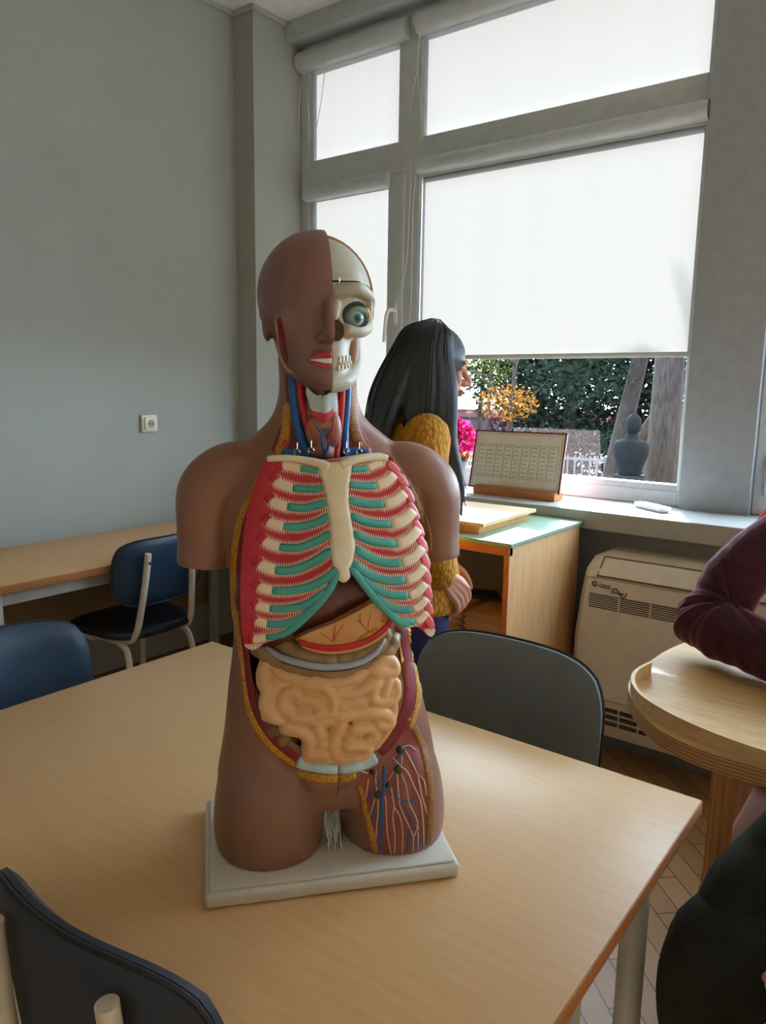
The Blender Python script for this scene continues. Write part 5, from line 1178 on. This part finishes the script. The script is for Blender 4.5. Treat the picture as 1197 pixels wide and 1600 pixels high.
maroon = seated('jacket', 'person in a maroon velour jacket leaning folded arms on the rimmed table', V((0, .9, -.45)), velour(),
    {'skin': [([sh_r, el_r], [.045, .036]), ([el_r, wr_r], [.036, .024]), ([sh_l, el_l], [.045, .036]), ([el_l, wr_l], [.036, .024])],
     'cloth': [([sh_r, sh_r.lerp(el_r, .5) + V((.012, 0, .020)), el_r.lerp(sh_r, .12)], [.076, .076, .074]), ([el_r + V((0, 0, .006)), el_r.lerp(wr_r, .4), el_r.lerp(wr_r, .9)], [.071, .070, .054]), ([sh_l, el_l], [.072, .060]), ([el_l, el_l.lerp(wr_l, .85)], [.060, .048])]},
    [hand_chains(wr_r, G(.2, 1.76, .79) - wr_r, V((0, 0, 1)), G(-.13, 1.9, .8) - wr_r, .5), hand_chains(wr_l, G(-.3, 1.86, .80) - wr_l, V((0, 0, 1)), G(-.02, 1.7, .8) - wr_l, .5)],
    legs=[([V((.09, -.02, .50)), V((.11, .18, .51)), V((.11, .30, .50))], [.098, .085, .070]), ([V((.11, .30, .50)), V((.11, .28, .28)), V((.11, .26, .07))], [.070, .062, .055]), ([V((-.09, -.02, .50)), V((-.15, .17, .51)), V((-.18, .28, .50))], [.098, .085, .070]), ([V((-.18, .28, .50)), V((-.18, .27, .28)), V((-.18, .24, .07))], [.070, .062, .055])],
    spine=(V((0, 0, .52)), V((0, .05, .85)), V((0, .09, 1.12)), V((0, .14, 1.20))), loc=PO, rz=PRZ, trousers=mat('dark_jeans', (40, 46, 60), .8, .2), hair=mat('brown_hair', (50, 36, 28), .5), shoulders=(V(sh_r), V(sh_l)))
me = [c_ for c_ in maroon.children if c_.name.startswith('jacket')][0].data
for E0, S0, W0 in ((V(el_r), V(sh_r), V(wr_r)),):
    a_ = (S0 - E0).normalized(); c_ = (W0 - E0).normalized(); I0 = E0 + (a_ + c_).normalized() * .085; n0 = a_.cross(c_).normalized()
    e1 = (a_ + c_).normalized(); e2 = n0.cross(e1)
    for v in me.vertices:
        d = v.co - E0; r_ = d.length
        if r_ < .30:
            q = v.co - I0; an = math.atan2(q.dot(e2), -q.dot(e1)); k = max(0, 1 - (r_ / .30) ** 2) * min(1, q.length / .05)
            v.co += (q.normalized() if q.length > .01 else v.normal) * .0065 * k * (math.sin(an * 9 + 1.3 * math.sin(an * 3)) ** 3)
def ridge(parent, pts, r_, m, name='fold'):
    b = bmesh.new(); tube(b, pts, r_, 8, 6); return obj(name, b, m, parent, smooth='all')
# red shirt collar showing at the shoulder
b = bmesh.new(); chains(b, [([G(-.372, 2.175, 1.062), G(-.33, 2.20, 1.115), G(-.27, 2.23, 1.135)], [.040, .046, .05])]); obj('red_vest', b, mat('red_cloth', (206, 50, 62), .8, .2, bump=.3, bscale=300), maroon, smooth='all')
# stool below
e = empty('stool', (-.10, 2.29, 0), 0, 'wooden stool under the person in the maroon jacket', 'stool')
b = bmesh.new(); tube(b, [(0, 0, .31), (0, 0, .34)], .17, 32); obj('seat', b, PLY, e)
for k in range(4):
    a = R(45 + 90 * k); b = bmesh.new(); tube(b, [(.12 * math.cos(a), .12 * math.sin(a), .311), (.15 * math.cos(a), .15 * math.sin(a), 0)], .016, 12); obj('leg', b, PLY, e)

# -- person in dark clothes seated at the right edge
QO = V((.15, 1.10, 0)); QRZ = R(90 - 4)
H_ = to_local(QO, QRZ)
kn = H_(-.195, 1.15, .555); hp_ = H_(.10, 1.20, .56); kn2 = H_(-.10, .90, .50); hp2 = H_(.13, 1.00, .55)
DK = mat('dark_grey_sweat_cloth', (52, 54, 52), .85, .15, rgb2=(44, 46, 44), nscale=20, bump=.3, bscale=500)
shr = H_(.10, 1.31, 1.08); shl = H_(.16, .92, 1.08); elr = H_(*ony(1212, 1352, 1.24)); wrr = H_(.02, 1.06, .68); ell_ = H_(.05, .86, .80); wrl = H_(-.045, .925, .640)
dark = seated('sweatshirt', 'person in dark grey clothes seated with knee out at the right edge', V((0, 1, -.2)), DK,
    {'skin': [([shr, elr], [.045, .036]), ([elr, wrr], [.036, .026]), ([shl, ell_], [.045, .036]), ([ell_, wrl], [.036, .026])],
     'cloth': [([shr, elr], [.072, .062]), ([elr, wrr], [.062, .058]), ([elr, V(elr).lerp(V(kn), .5) + V((0, 0, .012)), kn], [.064, .074, .070]), ([shl, ell_], [.072, .058]), ([ell_, ell_.lerp(wrl, .7)], [.058, .048])]},
    [hand_chains(wrr, H_(-.3, 1.05, .60) - wrr, V((0, 0, 1)), V((0, 0, -1)), .5), hand_chains(wrl, H_(-.12, .98, .55) - wrl, V((0, .3, 1)), V((0, .3, -1)), .6)],
    legs=[([hp_, hp_.lerp(kn, .5) + V((0, 0, .015)), kn], [.115, .108, .090]), ([kn + V((0, .004, -.004)), kn + V((.0, .018, -.10)), kn + V((0, -.005, -.26)), kn + V((0, -.03, -.47))], [.088, .086, .074, .062]), ([hp2, kn2], [.105, .082]), ([kn2, kn2 + V((0, -.02, -.22)), kn2 + V((0, -.06, -.45))], [.080, .070, .060])],
    spine=(V((0, 0, .52)), V((0, .02, .85)), V((0, .04, 1.15)), V((0, .06, 1.25))), loc=QO, rz=QRZ, trousers=DK, hair=MATS['brown_hair'], shoulders=(V(shr), V(shl)))
e = empty('stool', (.15, 1.10, 0), 0, 'round wooden stool under the person in dark grey clothes', 'stool')
b = bmesh.new(); tube(b, [(0, 0, .31), (0, 0, .34)], .16, 32); obj('seat', b, PLY, e)
for k in range(4):
    a = R(45 + 90 * k); b = bmesh.new(); tube(b, [(.11 * math.cos(a), .11 * math.sin(a), .311), (.14 * math.cos(a), .14 * math.sin(a), 0)], .016, 12); obj('leg', b, PLY, e)

# ------------------------------------------------------------------ the yard outside
GZ = -.9
b = bmesh.new(); box(b, (-60, 3.4, GZ - .2), (40, 80, GZ)); tag(obj('ground', b, mat('yard_ground', (66, 54, 36), .9, .1, rgb2=(48, 46, 28), nscale=.8, ndetail=8)), kind='structure')
BARK = mat('bark', (50, 42, 38), .9, .1, rgb2=(34, 28, 25), nscale=14, nstretch=(3, 3, .6), bump=.6, bscale=30)
LG = leafmat('leaf_dark_green', (15, 21, 19), (33, 41, 30), .22); LO = leafmat('leaf_orange', (80, 46, 16), (150, 98, 34), .4); LY_ = leafmat('leaf_olive', (40, 44, 20), (88, 90, 36), .45)
def tree(px_, Y, h, tr, crown, n, lm, label, seed, lean=0, size=.22, base=None, name='tree', group=None, branches=(), zr=(.35, .95), nb=7):
    rnd = random.Random(seed); p = ony(px_, 700, Y); p = V((p.x, Y, GZ)); e = empty(name, p, 0, label, 'tree', group)
    if tr:
        b = bmesh.new(); tube(b, [(0, 0, 0), (lean * .3, 0, h * .3), (lean * .7, .1, h * .65), (lean, .1, h)], [tr * 1.25, tr, tr * .8, tr * .5], 14, 6)
        obj('trunk', b, BARK, e, smooth='all')
        for k in range(nb):
            z = h * rnd.uniform(*zr); a = rnd.uniform(0, 6.28); L = h * rnd.uniform(.18, .38); s = V((lean * z / h, .05, z)); b = bmesh.new()
            tube(b, [s, s + V((math.cos(a) * L * .5, math.sin(a) * L * .5, L * .35)), s + V((math.cos(a) * L, math.sin(a) * L, L * .8))], [tr * .35, tr * .22, tr * .06], 8, 4); obj('branch', b, BARK, e, smooth='all')
        for q in branches:
            b = bmesh.new(); tube(b, [V(x) for x in q[0]], q[1], 10, 5); obj('branch', b, BARK, e, smooth='all')
    b = bmesh.new()
    for c_, rad, k in crown: leafcloud(b, int(n * k), c_, rad, size, rnd)
    obj('foliage', b, lm, e, smooth=False, recalc=False); return e
TG = 'yard trees outside the window'
tx_ = ony(1042, 700, 7.5).x
tree(1042, 7.5, 4.6, .16, [((.5, .4, 3.2), (.7, .8, .5), 1), ((-2.955 - tx_, 0, 5.04), (.17, .11, .11), 1.2)], 500, LY_, 'brown-barked tree trunk nearest the right window edge', 3, -.1, .10, zr=(.8, .97), branches=[([(-.08, 0, 4.0), ((-2.955 - tx_) * .6, 0, 4.8), (-2.955 - tx_, 0, 5.10)], [.05, .03, .012])], nb=0)  # high leaf clump and its branch are added out of view to block sun
tree(1018, 9.5, 4.6, .12, [((.3, .4, 3.8), (.9, .8, .6), 1)], 700, LG, 'slim tree trunk left of the nearest trunk, outside', 5, .15, .18, zr=(.8, .97))
tree(945, 10.5, 4.6, .13, [((.6, .2, 3.9), (1.3, 1.0, .7), 1), ((-.4, 0, 2.6), (.9, .6, .6), .4)], 1500, LG, 'leaning tree with a diagonal branch behind the word card', 8, .6, .10, branches=[([(.15, 0, 1.0), (.75, -.1, 2.0), (1.4, -.1, 3.0), (1.7, 0, 3.6)], [.10, .085, .06, .03])], zr=(.8, .97))
for i, (px_, Y, s, lm, lab) in enumerate([(885, 19.5, 3.5, LG, 'dense dark green tree above the framed card'), (835, 20, 3.4, LG, 'dark tree left of the middle of the lower pane'), (985, 21, 3.4, LG, 'dark tree behind the diagonal branch'), (1070, 20, 3.2, LG, 'dark tree behind the right trunk'), (640, 26, 3.6, LG, 'dark tree hidden behind the woman and the closed blind')]):
    tree(px_, Y, 5.0, .17, [((0, 0, 2.9), (s * .62, s * .4, 2.5), 1)], 6500, lm, lab, 30 + i, .2, .15)
tree(790, 15, 3.2, .07, [((0, 0, 2.0), (.75, .5, .42), 1)], 700, LO, 'small tree with orange autumn leaves left of the card', 61, .1, .075)
tree(757, 17, 4.2, .06, [((.1, 0, 2.9), (.8, .6, .6), 1)], 600, LY_, 'sparse yellow-green tree above the orange one', 62, .1, .08)
tree(745, 24, 5.6, .09, [((0, 0, 4.2), (2.4, 1.6, 2.2), 1)], 4200, LG, 'thin-trunked dark tree beside the woman\'s face above the red roof', 64, .3, .16)
def bush(px_, y_, Y, rad, n, lm, label, seed):
    p = ony(px_, y_, Y); e = empty('bush', (p.x, Y, GZ), 0, label, 'bush'); rnd = random.Random(seed); b = bmesh.new(); leafcloud(b, n, (0, 0, rad[2]), rad, .10, rnd); obj('foliage', b, lm, e, smooth=False, recalc=False)
    b = bmesh.new(); 
    for k in range(5): tube(b, [(rnd.uniform(-.1, .1), rnd.uniform(-.1, .1), 0), (rnd.uniform(-.3, .3) * rad[0], 0, rad[2])], .012, 6)
    obj('stems', b, BARK, e)
bush(1012, 730, 9.0, (.45, .3, .26), 420, LO, 'low orange bush between bust and trunk', 71)
bush(952, 735, 8.6, (.28, .25, .24), 300, LY_, 'low yellow-green bush left of the dark bust', 72)
bush(1040, 740, 8.2, (.35, .3, .16), 260, LO, 'fallen-leaf orange shrub at the foot of the right trunk', 73)
# street fence
e = empty('fence', (-3, 14.0, GZ), 0, 'dark railing fence along the street beyond the trees', 'fence'); inv = inv_of(e.location); FN = mat('fence_dark', (56, 56, 58), .6)
b = bmesh.new()
for z in (.2, .95): box(b, (-12, 13.98, GZ + z), (3, 14.02, GZ + z + .05))
obj('rails', b, FN, e, inv)
b = bmesh.new()
for i in range(100): x = -12 + i * .15; box(b, (x, 13.99, GZ + .05), (x + .03, 14.01, GZ + 1.05))
obj('bars', b, FN, e, inv)
b = bmesh.new(); box(b, (-14, 14.6, GZ), (4, 15.6, GZ + .12)); tag(obj('pavement', b, mat('pavement_pale', (150, 148, 140), .8)), kind='structure')
# low building with red roof edge, and parked cars
e = empty('building', (-14, 30, GZ), 0, 'low grey building with a red fascia and white roof edge far outside', 'building'); inv = inv_of(e.location)
b = bmesh.new(); box(b, (-30, 30, GZ), (-4, 36, GZ + 1.1)); obj('wall', b, mat('building_grey', (80, 86, 90), .8), e, inv)
b = bmesh.new(); box(b, (-30.3, 29.6, GZ + 1.02), (-3.7, 36, GZ + 1.36)); obj('fascia', b, mat('fascia_red', (96, 36, 36), .6), e, inv)
b = bmesh.new(); box(b, (-30.4, 29.5, GZ + 1.36), (-3.6, 36, GZ + 1.50)); obj('roof_edge', b, mat('roof_white', (240, 240, 236), .5), e, inv)
for k in range(5):
    b = bmesh.new(); x = -22 + k * 3.6; box(b, (x, 29.97, GZ + .3), (x + 1.6, 30.02, GZ + .85)); obj('window', b, mat('dark_glass', (50, 60, 70), .1), e, inv)
def car(x, Y, m, label):
    e = empty('car', (x, Y, GZ), 0, label, 'car'); b = bmesh.new()
    loft(b, [[V((a, s * .80, z)) for a, z in ((-2, .35), (-1.95, .75), (-1.1, .88), (-.6, 1.35), (.7, 1.38), (1.25, .92), (2.0, .80), (2.05, .35))] for s in (-1, 1)]); obj('body', b, m, e)
    b = bmesh.new(); loft(b, [[V((a, s * .81, z)) for a, z in ((-.95, .90), (-.55, 1.28), (.62, 1.30), (1.02, .92))] for s in (-1, 1)]); obj('side_glass', b, MATS['dark_glass'], e)
    for wx in (-1.25, 1.3):
        for s in (-1, 1): b = bmesh.new(); tube(b, [(wx, s * .70, .32), (wx, s * .86, .32)], .32, 20); obj('wheel', b, MATS['black_shoe'], e)
bush(892, 690, 16.4, (2.0, .5, .72), 3200, LG, 'low dark green hedge beyond the fence, above the framed card', 77)
car(-6.9, 23.5, mat('car_grey', (66, 70, 78), .35, .4), 'grey parked car beyond the fence, left of the trunks')
car(-3.6, 18.5, mat('car_blue', (26, 42, 84), .3, .5), 'blue parked car behind the right tree trunk')
# dark bust on a post
p = ony(983, 745, 7.0); e = empty('garden_bust', (p.x, 7.0, GZ), 0, 'dark weathered bust on a post outside, right of the word card', 'statue'); ST = mat('weathered_stone', (14, 16, 19), .9, .1, rgb2=(10, 12, 14), nscale=16)
hz = ony(985, 742, 7.0).z - GZ
b = bmesh.new(); eloft(b, [(0, 0, 0, .16, .16, .16), (0, 0, hz, .13, .13, .13)], 20, 4); obj('post', b, ST, e)
b = bmesh.new(); eloft(b, sp([(0, 0, hz - .005, .10, .09, .09), (0, 0, hz + .08, .12, .10, .10), (0, 0, hz + .20, .165, .11, .11), (0, 0, hz + .30, .155, .10, .10), (0, 0, hz + .335, .07, .07, .07), (0, 0, hz + .38, .05, .05, .05)]), 28); ell(b, (.01, 0, hz + .47), (.072, .085, .10)); objm('bust', remesh(b, .012, 3), ST, e, smooth='all')
# leafy branch on nearest tree: added unseen to keep sun off the ply table

GROUPS = {'roller blind': 'roller blinds on the window panes', 'tree': 'yard trees outside the window', 'bush': 'bushes outside the window', 'car': 'cars parked beyond the fence', 'stool': 'wooden stools under the seated people'}
for o in list(col.objects):
    c = o.get('category')
    if o.parent is None and c in GROUPS: o['group'] = GROUPS[c]
    if o.parent is None and c == 'chair' and o.name.startswith('chair'): o['group'] = 'padded tube-frame chairs'
    if o.parent is None and o.name.startswith('wooden_box'): o['group'] = 'wooden boxes on the cabinet shelf'
